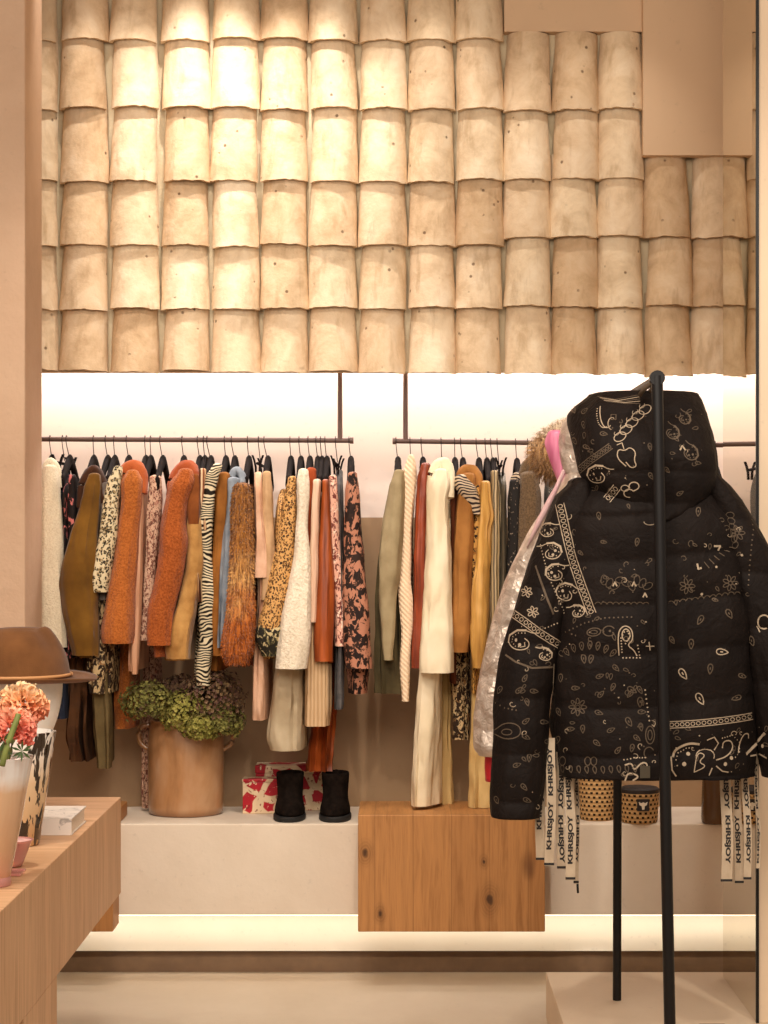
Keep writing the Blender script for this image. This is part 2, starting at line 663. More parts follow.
# ------------------------------------------------------------------ oak table
table = thing('display_table', 'long oak display table with thick planked sides in the left foreground', 'table', (-1.27, 4.6, 0))
part('tabletop', G().box((-1.75, 3.1, .477), (-.79, 5.966, .75)), M_oakY, table, smooth=False, bevel=.002)
for y0, y1 in ((4.42, 4.85), (3.12, 3.5)):
    part('leg', G().box((-1.72, y0, 0), (-.7902, y1, .4765)), M_oakY, table, smooth=False)

# ------------------------------------------------------------------ dais, mirror, stand
tag(link('display_dais', G().box((.4554, 4.2, 0), (2.6, 6.506, .14)), M_dais, None, (1.0, 5.3, 0), smooth=False, bevel=.003),
    'low pale plaster platform under the black metal garment stand', 'platform')

mir = NT('mirror_glass')
mir.color((214, 206, 190))
mir.set(metal=1.0, rough=.015)
mr = thing('wall_mirror', 'tall mirror on the right wall reflecting roof tiles and clothes', 'mirror', (1.0, 6.1, .14))
part('glass', G().box((.9924, 5.8335, .1405), (.9992, 6.432, 3.55)), mir.m, mr, smooth=False)
part('frame_edge', G().box((.9905, 5.824, .1405), (.9985, 5.8333, 3.55)), M_black, mr, smooth=False)

stand = thing('garment_stand', 'tall black metal stand with two upright poles carrying the jackets', 'clothes stand', (.65, 5.65, .14))
pt = P(657, 379, 5.2) + Vector((0, 0, .008))
pb = Vector((P(671, 0, 5.2).x, 5.2, .14))
qt = Vector((pt.x - .0, 6.115, pt.z))
qb = Vector((P(617, 0, 6.115).x, 6.115, .14))
part('pole', G().tube([pb + (pt - pb) * (i / 8) for i in range(9)], .0145, 14), M_black, stand, smooth=True, auto=40)
part('pole', G().tube([qb + (qt - qb) * (i / 8) for i in range(9)], .0125, 14), M_black, stand, smooth=True, auto=40)
part('top_bar', G().tube([pt + Vector((0, .0, -.008)), qt + Vector((0, 0, -.008))], .011, 14), M_black, stand, auto=40)
part('end_cap', G().tube([pt + Vector((0, -.012, -.006)), pt + Vector((0, .012, -.006))], .019, 16), M_black, stand, auto=40)
tag(link('display_wedge', G().box((P(700, 0, 5.52).x, 5.5, .1402), (P(729, 0, 5.52).x, 5.57, .2)), plain('brown_leather', (120, 70, 40), .6, bump=.1), None,
    (P(715, 0, 5.52).x, 5.535, .14), smooth=False, bevel=.006), 'small brown block lying on the platform by the mirror foot', 'block')

# ------------------------------------------------------------------ rails
def rail(name_label, pxl, pyl, pxr, pyr, rods):
    a, b = P(pxl, pyl, 7.2), P(pxr, pyr, 7.2)
    t = thing('clothes_rail', name_label, 'clothes rail', ((a.x + b.x) / 2, 7.2, a.z))
    part('rail_bar', G().tube([a + (b - a) * (i / 6) for i in range(7)], .0088, 14), M_rail, t, auto=40)
    for s, e in ((a, -1), (b, 1)):
        part('end_cap', G().tube([s, s + Vector((e * .012, 0, 0))], .0115, 14), M_rail, t, auto=40)
    for px in rods:
        x = P(px, 0, 7.2).x
        z = a.z + (b.z - a.z) * (x - a.x) / (b.x - a.x)
        part('hanging_rod', G().tube([(x, 7.2, z), (x, 7.2, 2.2995)], .0085, 12), M_rail, t, auto=40)
    return lambda x: a.z + (b.z - a.z) * (x - a.x) / (b.x - a.x)


M_rail = plain('dark_bronze_rail', (104, 78, 68), .5, 0)
RAIL_L = rail('dark metal clothes rail of the left rack, hung on one rod beside its right end', 20, 439, 350, 440.5, (340,))
RAIL_R = rail('dark metal clothes rail of the right rack, ending behind the bandana jacket', 396, 441, 800, 446, (405.5, 745))
# ------------------------------------------------------------------ clothes on the rails
def fold(seed, a, z, k=2.2, zf=3.0):
    return noise.noise(Vector((math.cos(a) * k + seed * 11.7, math.sin(a) * k + seed * 3.3, z * zf + seed)))


def loft_rows(rows, Yc, bfun, amp=.08, seed=0.0, n=28, step=.012, pw=2.4, k=2.2, zf=3.0, round_top=True, hem=True, lean=0.0, round_bot=False, wob=.004, rtop=.55):
    """rows of (py, xl, xr) seen at depth Yc -> a closed hanging tube; bfun(t) its half depth"""
    rr = [( -(CAMZ + (CY - py) * Yc / F), ((xl + xr) / 2 - CX) * Yc / F, abs(xr - xl) / 2 * Yc / F) for py, xl, xr in rows]
    rs = resample(rr, step)
    z0, z1 = -rs[0][0], -rs[-1][0]
    rings = []
    def ring(z, cx, cy, a, b, sc=1.0):
        out = []
        for j in range(n):
            th = 2 * PI * j / n
            c, s_ = math.cos(th), math.sin(th)
            x = math.copysign(abs(c) ** (2 / pw), c) * a * sc
            y = math.copysign(abs(s_) ** (2 / pw), s_) * b * sc
            m = 1 + amp * (fold(seed, th, z, k, zf) * 1.7 + 1.2 * fold(seed + 4, th, z, k * 2.4, zf * 1.7) + .45 * fold(seed + 9, th, z, 1.2, 24))
            out.append(Vector((cx + x * m + wob * noise.noise(Vector((z * 9, seed, 3.3))), cy + y * m, z)))
        return out
    for q in rs:
        z, cx, a = -q[0], q[1], q[2]
        t = (z0 - z) / max(1e-6, z0 - z1)
        b = bfun(t, z0 - z) if bfun else a
        rings.append(ring(z, cx, Yc + lean * t, a, b))
    if round_top:
        q = rs[0]
        b = bfun(0, 0) if bfun else q[2]
        h = min(q[2], b) * rtop
        top = [ring(z0 + h * math.sin(u), q[1], Yc, q[2] * math.cos(u), b * math.cos(u)) for u in (1.25, .85, .42)]
        rings = top + rings
    if round_bot:
        q = rs[-1]
        b = bfun(1, z0 - z1) if bfun else q[2]
        h = min(q[2], b) * .6
        rings += [ring(z1 - h * math.sin(u), q[1], Yc + lean, q[2] * math.cos(u), b * math.cos(u)) for u in (.42, .85, 1.25)]
    elif hem:
        q = rs[-1]
        b = bfun(1, z0 - z1) if bfun else q[2]
        rings.append(ring(z1 + .001, q[1], Yc + lean, q[2], b, .86))
        rings.append(ring(z1 + .03, q[1], Yc + lean, q[2], b, .82))
    g = G().loft(rings, True, True)
    g.top = rs[0]
    return g


def sleeve_geo(rows, Y=7.0, amp=.07, seed=0, bmul=1.15, bmin=.02, bmax=.065, **kw):
    rr = resample([(py, xl, xr) for py, xl, xr in rows], 6)
    wid = [(r[2] - r[1]) / 2 * Y / F for r in rr]
    def b(t, d):
        i = t * (len(wid) - 1)
        k = int(i)
        w = wid[k] + (wid[min(k + 1, len(wid) - 1)] - wid[k]) * (i - k)
        return max(bmin, min(bmax, w * bmul))
    return loft_rows(rows, Y, b, amp, seed, **kw)


def body_geo(rows, Y=7.17, half=.185, amp=.10, seed=0, shoulder=.08, hang=None, **kw):
    def b(t, d):
        u = min(1.0, d / shoulder)
        return .05 + (half - .05) * math.sin(u * PI / 2) ** .8
    g = loft_rows(rows, Y, b, amp, seed + .5, n=36, pw=2.8, k=4.0, zf=1.6, **kw)
    # towards its far side a garment hangs straight below its own hanger and lies flat against its neighbours
    xh = ((rows[0][1] + rows[0][2]) / 2 - CX) * Y / F if hang is None else hang
    rr = resample([(-(CAMZ + (CY - py) * Y / F), ((xl + xr) / 2 - CX) * Y / F, (xr - xl) / 2 * Y / F) for py, xl, xr in rows], .02)
    zs = [-r[0] for r in rr][::-1]
    cs = [r[1] for r in rr][::-1]
    ws = [r[2] for r in rr][::-1]
    for v in g.v:
        u = max(0.0, min(1.0, (v.y - (Y - half * .75)) / (half * .9)))
        u = u * u * (3 - 2 * u)
        c, w = float(np.interp(v.z, zs, cs)), float(np.interp(v.z, zs, ws))
        k = min(1.0, .011 / max(w, .004))
        v.x = v.x * (1 - u) + (xh + (v.x - c) * k) * u
    return g


def strands(g, count, length, seed=0, down=.8, width=.0016, zr=None, mi=0, lift=.6):
    """fine locks of hair standing off the surface, added to the same mesh"""
    r = random.Random(seed)
    areas, tot = [], 0
    faces = list(g.f)
    vs = g.v
    for f in faces:
        a = (vs[f[1]] - vs[f[0]]).cross(vs[f[2]] - vs[f[0]]).length
        tot += a
        areas.append(tot)
    import bisect
    ctr = sum(vs, Vector()) / len(vs)
    nv, nf = [], []
    for _ in range(count):
        f = faces[min(len(faces) - 1, bisect.bisect(areas, r.random() * tot))]
        w = [r.random() for _ in f]
        sw = sum(w)
        p = sum((vs[i] * (q / sw) for i, q in zip(f, w)), Vector())
        nrm = (vs[f[1]] - vs[f[0]]).cross(vs[f[2]] - vs[f[0]])
        if nrm.length < 1e-12:
            continue
        nrm.normalize()
        c2 = Vector((ctr.x, ctr.y, p.z))
        if nrm.dot(p - c2) < 0:
            nrm = -nrm
        d = (nrm * lift + Vector((r.uniform(-.35, .35), r.uniform(-.35, .35), -down + r.uniform(-.3, .3)))).normalized()
        side = d.cross(Vector((r.uniform(-1, 1), r.uniform(-1, 1), r.uniform(-1, 1)))).normalized() * width
        L = length * r.uniform(.5, 1.2)
        mid = p + d * L * .55 + nrm * L * .06
        tip = p + d * L + Vector((0, 0, -L * .2))
        b = len(nv)
        nv += [p - side, p + side, mid + side * .7, mid - side * .7, tip]
        nf += [(b, b + 1, b + 2, b + 3), (b + 3, b + 2, b + 4)]
    g.add(nv, nf, mi)
    return g


M_hang = plain('black_hanger', (26, 18, 16), .85, 0, .1)
M_hook = plain('hook_wire', (70, 56, 52), .35, .8)


def hanger(px, label, rail_z, clip=False, px2=None, group='black clothes hangers on the rails', arms=True):
    """black hanger seen end-on: wire hook over the rail, arms falling to both sides"""
    Y = 7.2
    x = P(px, 0, Y).x
    x2 = P(px2 if px2 is not None else px + 2, 0, Y).x
    rz = rail_z(x)
    t = thing('clothes_hanger', label, 'hanger', (x, Y, rz), group)
    r = .0135
    zt = rz - .075
    pts = [Vector((x, Y - r * math.cos(a), rz + r * math.sin(a))) for a in [PI * k / 10 for k in range(-2, 11)][::-1]]
    pts = pts + [Vector((x + (x2 - x) * k / 5, Y - r * (1 - k / 5) ** 2 * 1.0, rz - .012 - (.075 - .012) * k / 5)) for k in range(1, 6)]
    part('hook', G().tube(pts, .0016, 6), M_hook, t)
    g = G()
    if clip:
        g.tube([(x2, Y - .16, zt - .01), (x2, Y + .16, zt - .01)], .005, 8)
        part('bar', g, M_hang, t)
        for s in (-1, 1):
            cg = G()
            for q in (-1, 1):
                cg.loft([[Vector((x2 + q * (.004 + o) + dx, Y + s * .14 + dy, zz)) for dx, dy in ((-.003, -.012), (.003, -.012), (.003, .012), (-.003, .012))]
                         for zz, o in ((zt + .018, .014), (zt + .002, .008), (zt - .02, .003), (zt - .045, .002))])
            part('clip', cg, M_hang, t, smooth=False)
    else:
        rings = []
        for k in range(-10, 11):
            u = k / 10
            y = Y + u * .185
            z = zt + .004 - .085 * abs(u) ** 1.25
            w, h = .0115 * (1 - .15 * abs(u)), .012 + .008 * (1 - abs(u)) + (.012 if abs(u) > .85 else 0)
            rings.append([Vector((x2 + w * math.cos(2 * PI * j / 10), y, z + h * math.sin(2 * PI * j / 10))) for j in range(10)])
        part('arms', G().loft(rings), M_hang, t)
        ng = G().lathe([(.004, 0), (.009, -.012), (.0125, -.03), (.013, -.05)], (x2, Y, zt + .018), 10)
        part('neck', ng, M_hang, t)
    return t


GN = [0]


def garment(name, label, cat, hook, rail, body=None, sleeve=None, collar=None, mats=None, hlabel=None, clip=False, Ys=7.0, Yb=7.17,
            half=.18, amp=.08, extra=None, fur=None, hx=None, group=None, samp=.07, cuff=None, lean=0.0, coll_b=.05):
    """one hanging garment = body + sleeve (towards us) + collar, on its own hanger"""
    GN[0] += 1
    seed = GN[0] * 1.37
    mb, ms, mc = (mats if isinstance(mats, (list, tuple)) else (mats, mats, mats))
    top = (body or sleeve)[0]
    base = P((top[1] + top[2]) / 2, top[0], 7.2)
    t = thing(name, label, cat, base, group or ('clothes on the left rail' if rail is RAIL_L else 'clothes on the right rail'))
    if body:
        g = body_geo(body, Yb, half, amp, seed)
        if fur:
            strands(g, fur[0], fur[1], int(seed * 10))
        part('body' if not clip else 'cloth', g, mb, t, auto=48)
    if sleeve:
        g = sleeve_geo(sleeve, Ys, samp, seed + .2, lean=lean)
        if fur:
            strands(g, fur[0], fur[1], int(seed * 10) + 1)
        sl = part('sleeve', g, ms, t, auto=48)
        if cuff:
            part('cuff', sleeve_geo(cuff[0], Ys, .02, seed, round_top=False), cuff[1], t, sl)
    if collar:
        # folded collar: a thick soft band turned over the hanger neck
        rp = collar[0]
        pp = [P(x, y, Ys + .012 + .03 * k) for x, y, k in collar[1:]]
        rs = [Vector(q[1:]) for q in resample([(i_, *p) for i_, p in enumerate(pp)], .12)]
        nr = len(rs)
        g = G().tube(rs, [rp * Ys / F * (.35 + .65 * math.sin(PI * min(1, max(0, .12 + .76 * i_ / (nr - 1)))) ** .6) for i_ in range(nr)], 14)
        for v in g.v:
            v += Vector((1, 1, 1)) * .003 * noise.noise(v * 40)
        if fur:
            strands(g, fur[0] // 3, fur[1] * .7, int(seed * 10) + 2)
        part('collar', g, mc, t, auto=48)
    for e in (extra or []):
        nm, kind, rows, mt, Y = e
        if kind == 's':
            g = sleeve_geo(rows, Y, samp, seed + .9)
        else:
            g = body_geo(rows, Y, half * .9, amp, seed + 1.9)
        part(nm, g, mt, t, auto=48)
    if hook is not None:
        hanger(hook, hlabel, rail, clip, hx)
    return t


# ---- cloths
c_ivory = teddy('ivory_boucle', (246, 232, 204), (224, 206, 174), 170)
c_navy = fabric('navy_denim', (44, 50, 66), (30, 34, 48), 20)
c_char = fabric('charcoal_wool', (70, 64, 62), (50, 46, 46), 20)
c_floral = printed('black_floral', (26, 18, 18), (206, 120, 116), (226, 190, 150), 34, .58, .66)
c_ochre = fabric('ochre_suede', (132, 92, 30), (92, 60, 16), 7, .9, 300, .2, .1)
c_brown_d = fabric('dark_brown_suede', (72, 40, 20), (48, 26, 12), 16, .9, 300, .2, .1)
c_snow = leopard('snow_leopard', (222, 206, 168), (150, 128, 90), (34, 26, 18), 92, .8)
c_snow2 = printed('brown_leopard', (44, 28, 16), (196, 168, 124), (140, 100, 60), 70, .5, .6)
c_grey = fabric('grey_wool', (120, 108, 100), (90, 80, 74), 30)
c_olive = fabric('olive_corduroy', (110, 92, 58), (86, 70, 42), 16)
c_brown = fabric('brown_wool', (92, 58, 32), (66, 40, 22), 14)
c_orange = teddy('orange_teddy', (196, 114, 52), (152, 80, 32), 150)
c_orange_s = fabric('orange_suede_collar', (184, 94, 46), (150, 70, 30), 20, .85, 260, .3, .15)
c_nude = silk('nude_silk', (214, 166, 132), (180, 126, 92))
c_paisley = printed('pink_paisley', (212, 174, 146), (116, 70, 56), (176, 124, 102), 120, .5, .57)
c_rust_t = teddy('rust_teddy', (184, 98, 44), (134, 64, 24), 150)
c_rust_s = fabric('rust_suede_collar', (174, 84, 42), (140, 62, 28), 20, .85, 260, .3, .15)
c_tan = fabric('tan_suede', (206, 158, 92), (158, 110, 56), 14, .9, 160, .6, .15)
c_cog = fabric('cognac_suede', (150, 84, 36), (112, 58, 22), 12, .9, 260, .2, .1)
c_vest = stripes('brown_beige_stripe', [(206, 168, 128), (96, 50, 32), (222, 192, 152), (140, 84, 56)], .024, 0, .01)
c_zebra = zebra('zebra', (30, 22, 14), (232, 216, 180), 27, 18)
c_camelbrown = fabric('camel_brown_wool', (164, 104, 44), (124, 74, 28), 14)
c_blue = fabric('pale_blue_denim', (150, 156, 164), (116, 124, 134), 24, .85, 420, .4)
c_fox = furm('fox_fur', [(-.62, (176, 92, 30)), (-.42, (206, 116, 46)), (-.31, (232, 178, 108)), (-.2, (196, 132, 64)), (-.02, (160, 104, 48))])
c_dkbrown = fabric('chocolate_wool', (98, 48, 22), (70, 32, 14), 14)
c_pink = fabric('rose_beige_crepe', (226, 184, 154), (202, 154, 122), 20, .7)
c_beige = fabric('sand_cardigan', (206, 168, 128), (178, 140, 100), 20)
c_gold = leopard('gold_leopard', (204, 154, 92), (132, 84, 40), (38, 24, 14), 135, .8)
c_goldband = printed('dark_paisley', (36, 32, 24), (196, 176, 130), (120, 110, 70), 60, .55, .6)
c_boucle = teddy('oat_boucle', (240, 226, 204), (212, 194, 166), 110)
c_off = fabric('oat_jersey', (196, 178, 148), (170, 150, 120), 10, .85)
c_rust = fabric('rust_suede', (176, 84, 44), (140, 60, 28), 14)
c_blush = silk('blush_satin', (232, 200, 172), (196, 150, 122))
c_rib = ribbed('beige_cable_rib', (208, 174, 134), (184, 148, 108), .013, 0, .7)
c_leather = silk('rust_leather', (170, 82, 32), (112, 46, 16))
c_snake = printed('pink_snake', (218, 164, 140), (110, 52, 44), (236, 208, 184), 80, .52, .58)
c_jean = fabric('blue_jean', (104, 98, 94), (72, 70, 72), 40, .85, 420, .4)
c_pinkleo = printed('pink_leopard', (176, 118, 92), (34, 20, 15), (46, 28, 20), 44, .49, .56)
c_sage = fabric('sage_grey_wool', (168, 150, 116), (140, 122, 90), 12, .9, 300, .3)
c_moss = fabric('moss_wool', (84, 72, 46), (62, 52, 32), 12)
c_cable = ribbed('cream_cable_knit', (240, 212, 180), (228, 196, 160), .017, 2, .45, 1.0)
c_redrust = silk('red_rust_silk', (160, 70, 36), (104, 38, 18))
c_cream = fabric('cream_wool', (246, 230, 200), (230, 210, 174), 7, .8, 320, .15)
c_cream2 = fabric('pale_straw_cloth', (222, 190, 130), (198, 160, 100), 8, .8)
c_camel = fabric('camel_wool', (176, 120, 62), (140, 90, 42), 9, .85)
c_scarf = zebra('scarf_print', (44, 30, 30), (200, 176, 146), 30, 14)
c_leo3 = leopard('tan_leopard', (202, 150, 76), (150, 98, 40), (40, 24, 12), 90, .8)
c_must = silk('mustard_silk', (214, 162, 84), (160, 112, 48))
c_strp = stripes('grey_beige_stripe', [(178, 150, 108), (110, 96, 78), (206, 180, 140), (130, 110, 80)], .02, 0, .01)
c_pewter = silk('pewter_satin', (120, 110, 92), (76, 68, 56))
c_dot = printed('black_dot', (30, 25, 22), (150, 130, 110), (70, 60, 52), 90, .62, .66)
c_taupe = teddy('taupe_teddy', (122, 98, 72), (88, 68, 48), 160)
c_pleat = stripes('grey_pleats', [(96, 90, 82), (60, 56, 50), (130, 122, 110), (50, 46, 42)], .014, 1, .002)

LR = RAIL_L
J = 'jackets and coats hanging on the left rail'
garment('teddy_coat', 'ivory boucle coat hanging first on the left rail beside the plaster pillar', 'coat', 50, LR,
        [(474, 46, 58), (500, 44, 61), (640, 42, 63), (690, 42, 62)],
        [(468, 44, 57), (482, 42, 60), (500, 40, 61), (560, 38, 65), (620, 38, 67), (647, 39, 68)], (5.5, (44, 486, .5), (46, 470, .8), (51, 463, 1), (56, 470, .5), (58, 488, 0)), c_ivory,
        'wire hook of the ivory boucle coat beside the pillar')
garment('trousers', 'navy trousers clipped to a hanger right of the ivory coat', 'trousers', 62.5, LR,
        [(472, 60, 68), (520, 61, 69), (600, 63, 70), (715, 60, 75)], None, None, (c_navy, c_navy, c_navy), 'clip hanger holding the navy trousers', True, Yb=7.15, half=.16)
garment('blouse', 'black blouse with pink flowers behind the ochre suede jacket', 'blouse', 66.5, LR,
        [(478, 69, 77), (600, 68, 79), (655, 70, 84)], [(476, 69, 76), (500, 68, 77), (530, 69, 77), (600, 70, 78), (650, 69, 80)], None, c_floral,
        'black hanger of the flowered black blouse', hx=70)
garment('suede_jacket', 'ochre suede jacket with dark brown collar, wide sleeve bent outwards', 'jacket', 93.5, LR,
        [(476, 84, 104), (520, 84, 104), (600, 85, 105), (655, 82, 103)],
        [(476, 88, 100), (486, 84, 101), (500, 81, 100), (540, 70, 99), (575, 61, 99), (592, 60, 99), (612, 63, 99), (635, 68, 100), (655, 73, 100)],
        (6, (80, 508, .3), (84, 484, .6), (93, 471, 1), (101, 480, .5), (104, 504, 0)), (c_ochre, c_ochre, c_brown_d), 'black hanger of the ochre suede jacket', hx=94, Ys=6.98)
garment('trousers', 'brown corduroy trousers showing below the ochre suede jacket', 'trousers', None, LR,
        [(478, 90, 95), (500, 87, 94), (640, 74, 96), (700, 70, 95), (735, 69, 95), (757, 72, 97)], None, None, c_brown, clip=True, Yb=7.2, half=.15, amp=.2)
garment('trousers', 'olive trousers with a grey waist, lowest hem left of the crock', 'trousers', 105.5, LR,
        [(478, 103, 110), (600, 101, 110), (690, 95, 116), (730, 97, 118), (764, 101, 117)], [(484, 102, 109), (510, 101, 108), (600, 99, 108)], None,
        (c_olive, c_grey, c_grey), 'black hanger left of the spotted blouse', Yb=7.16, half=.15, hx=108)
garment('blouse', 'black and cream leopard spotted blouse between the ochre jacket and orange coat', 'blouse', 114, LR,
        [(478, 112, 122), (600, 104, 120), (655, 92, 120), (690, 94, 117)],
        [(468, 114, 123), (480, 108, 122), (500, 104, 120), (530, 100, 118), (560, 94, 114), (580, 89, 111), (592, 90, 109)], None,
        (c_snow2, c_snow, c_snow), 'black hanger of the leopard spotted blouse', hx=115, Ys=6.97)
garment('teddy_coat', 'orange teddy coat with round suede collar, sleeve widening downwards', 'coat', 126.5, LR,
        [(480, 124, 144), (640, 117, 139), (700, 114, 138), (726, 115, 136)],
        [(473, 126, 139), (480, 121, 143), (500, 121, 142), (540, 117, 139), (580, 111, 137), (610, 105, 135), (635, 101, 134), (643, 102, 133)],
        (7.5, (123, 492, .5), (124, 474, .8), (133, 467, 1), (141, 474, .5), (142, 494, 0)), (c_orange, c_orange, c_orange_s), 'wire hanger of the orange teddy coat', Ys=6.98, hx=129, Yb=7.27, half=.11)
garment('blouse', 'narrow nude silk blouse between the orange coat and the paisley dress', 'blouse', 145, LR,
        [(482, 137, 146), (640, 134, 143), (668, 134, 142)], [(479, 136, 145), (500, 136, 144), (560, 136, 143), (620, 132, 141), (658, 131, 139), (674, 132, 138)], None, c_nude,
        'black hanger of the nude silk blouse', hx=146)
garment('dress', 'long pink and brown paisley dress reaching the bench beside the crock', 'dress', 150.5, LR,
        [(482, 152, 164), (640, 146, 160), (690, 143, 160), (760, 142, 156), (806, 142, 154)],
        [(478, 150, 162), (500, 148, 163), (518, 146, 161), (523, 146, 160), (560, 145, 157), (600, 143, 155), (640, 139, 152)], None, c_paisley,
        Yb=7.375, half=.06, Ys=7.04, hlabel='clip hanger between the nude blouse and paisley dress', hx=151)
hanger(160, 'black hanger showing above the paisley dress shoulder', LR, px2=163)
garment('teddy_coat', 'rust brown teddy coat with high round collar, bent elbow to the right', 'coat', 182, LR,
        [(482, 178, 197), (560, 168, 184), (640, 156, 174), (654, 156, 174)],
        [(472, 178, 193), (482, 170, 194), (500, 166, 188), (525, 161, 186), (540, 160, 188), (556, 159, 186), (600, 151, 177), (630, 147, 172), (645, 147, 170)],
        (7.5, (171, 498, .5), (176, 478, .8), (186, 467, 1), (193, 475, .5), (191, 500, 0)), (c_rust_t, c_rust_t, c_rust_s), 'wire hanger of the rust teddy coat', Ys=6.975, hx=184)
garment('shearling_jacket', 'tan suede jacket with cognac shoulder, left of the striped vest', 'jacket', 197.5, LR,
        [(480, 187, 200), (600, 178, 196), (658, 166, 192)],
        [(514, 187, 200), (525, 187, 202), (560, 186, 203), (600, 178, 197), (640, 164, 191), (659, 165, 190)], None, (c_tan, c_tan, c_cog),
        Yb=7.22, half=.16, hlabel='black hanger of the tan suede jacket', extra=[('shoulder_yoke', 's', [(476, 189, 199), (486, 187, 200), (510, 186, 200), (524, 188, 200)], c_cog, 6.99)], Ys=6.995, hx=200, lean=.03)
garment('blouse', 'brown and beige striped blouse left of the zebra shirt', 'blouse', 203.5, LR,
        [(474, 199, 207), (560, 200, 207), (600, 201, 207)], [(470, 199, 206), (490, 199, 206), (510, 201, 207), (530, 203, 207)], None, c_vest,
        'black hanger of the striped blouse', hx=205, Ys=7.0)
garment('shirt', 'black and cream zebra print shirt hanging down to the crock foliage', 'shirt', 207, LR,
        [(476, 208, 220), (600, 200, 214), (690, 196, 210)],
        [(466, 212, 222), (474, 206, 219), (490, 203, 215), (520, 199, 212), (560, 200, 211), (590, 199, 216), (610, 196, 215), (640, 196, 212), (670, 193, 208), (688, 193, 207)],
        None, c_zebra, 'black hanger of the zebra shirt', hx=211, Ys=6.975, Yb=7.28, half=.13, lean=.12)
garment('wool_coat', 'plain camel brown wool coat between the zebra shirt and blue denim', 'coat', 224.5, LR,
        [(478, 218, 230), (600, 212, 226), (668, 212, 226)], [(475, 218, 230), (490, 216, 230), (520, 214, 228), (560, 212, 226), (600, 211, 225), (656, 212, 226)], None, c_camelbrown,
        'black hanger of the camel brown wool coat', hx=226, Ys=7.02, Yb=7.25, half=.15, lean=.03)
garment('denim_shirt', 'pale blue denim shirt squeezed beside the fox coloured fur coat', 'shirt', 231.5, LR,
        [(482, 229, 242), (560, 222, 234), (645, 220, 232)], [(480, 228, 240), (500, 227, 237), (540, 224, 234), (600, 221, 232), (641, 220, 231)],
        (4.5, (230, 488, .4), (232, 476, .8), (237, 471, 1), (242, 477, .5), (243, 490, 0)), c_blue, 'black hanger of the pale blue denim shirt', hx=235)
garment('fur_coat', 'shaggy fox coloured fur coat, brown above and orange at the cuff', 'fur coat', 247.5, LR,
        [(488, 243, 257), (560, 244, 258), (662, 238, 258)],
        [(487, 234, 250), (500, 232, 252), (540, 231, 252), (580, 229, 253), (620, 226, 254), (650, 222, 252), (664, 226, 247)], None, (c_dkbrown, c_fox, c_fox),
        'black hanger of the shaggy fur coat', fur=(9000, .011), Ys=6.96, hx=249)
garment('trousers', 'rose beige cropped trousers on a clip hanger beside the fur coat', 'trousers', 258.5, LR,
        [(474, 254, 263), (510, 255, 266), (545, 254, 270), (577, 253, 271)], None, None, c_pink, 'clip hanger of the rose beige trousers', True, Yb=7.06, half=.09)
garment('cardigan', 'sand beige cardigan over a long cream hem left of the gold leopard jacket', 'cardigan', 264, LR,
        [(482, 262, 274), (600, 260, 274), (655, 255, 271), (716, 254, 270)], [(473, 263, 271), (490, 262, 272), (520, 262, 274), (570, 262, 276), (600, 261, 275)], None,
        (c_pink, c_beige, c_beige), 'black hanger of the sand beige cardigan', hx=268)
garment('jacket', 'gold and black leopard jacket with a dark paisley band at the cuff', 'jacket', 290, LR,
        [(492, 278, 290), (520, 276, 292), (560, 272, 294), (640, 261, 290), (656, 262, 286)],
        [(478, 288, 296), (490, 285, 296), (520, 281, 297), (560, 273, 294), (600, 264, 290), (632, 257, 285)], None, (c_gold, c_gold, c_gold),
        'wide black hanger standing proud above the gold leopard jacket', Ys=6.98,
        extra=[('cuff_band', 's', [(628, 257, 286), (640, 256, 284), (656, 262, 280)], c_goldband, 6.98)], hx=291)
garment('boucle_coat', 'oat boucle coat with flaring sleeve over a long plain oat dress', 'coat', 299, LR,
        [(480, 298, 310), (560, 294, 310), (660, 276, 306), (700, 270, 306), (735, 266, 307), (746, 270, 305)],
        [(471, 298, 308), (482, 296, 309), (520, 297, 308), (560, 293, 310), (600, 285, 312), (640, 279, 312), (668, 275, 307)], None,
        (c_off, c_boucle, c_boucle), 'black hanger of the oat boucle coat', Ys=6.96, hx=301, amp=.05)
garment('suede_shirt', 'rust suede shirt half hidden right of the oat boucle coat', 'shirt', 308, LR,
        [(474, 306, 317), (600, 306, 318), (650, 306, 318)], [(470, 306, 316), (490, 306, 317), (520, 308, 317), (600, 309, 318), (640, 309, 317)], None, c_rust,
        'black hanger of the rust suede shirt', hx=310, Ys=7.02)
garment('blouse', 'slim blush satin sleeve over a beige cable knit skirt', 'blouse', 316, LR,
        [(486, 313, 322), (600, 310, 326), (650, 304, 334), (700, 303, 335), (722, 304, 333)],
        [(481, 313, 321), (500, 312, 320), (540, 311, 319), (580, 309, 318), (622, 308, 316)], None, (c_rib, c_blush, c_blush), 'black hanger of the blush satin blouse', hx=318, Ys=6.97, Yb=7.16, amp=.04)
garment('leather_jacket', 'glossy rust leather jacket hanging left of the pink snake print shirt', 'jacket', 320.5, LR,
        [(486, 322, 332), (560, 320, 336), (660, 317, 336)], [(481, 322, 329), (500, 321, 330), (560, 318, 333), (620, 314, 334), (661, 314, 332)], None, c_leather,
        'black hanger of the rust leather jacket', hx=322, Ys=6.985)
garment('trousers', 'long rust leather trousers showing below the beige knit behind the boots', 'trousers', None, LR,
        [(478, 325, 331), (560, 322, 336), (700, 314, 338), (740, 309, 338), (768, 307, 338)], None, None, c_leather, clip=True, Yb=7.27, half=.12, amp=.25)
garment('shirt', 'pink snake print shirt with a narrow sleeve beside the pink leopard dress', 'shirt', 325, LR,
        [(482, 330, 340), (560, 333, 345), (640, 335, 347)], [(477, 329, 337), (500, 329, 338), (560, 332, 342), (600, 334, 345), (646, 335, 348)], None, c_snake,
        'black hanger of the pink snake print shirt', hx=327)
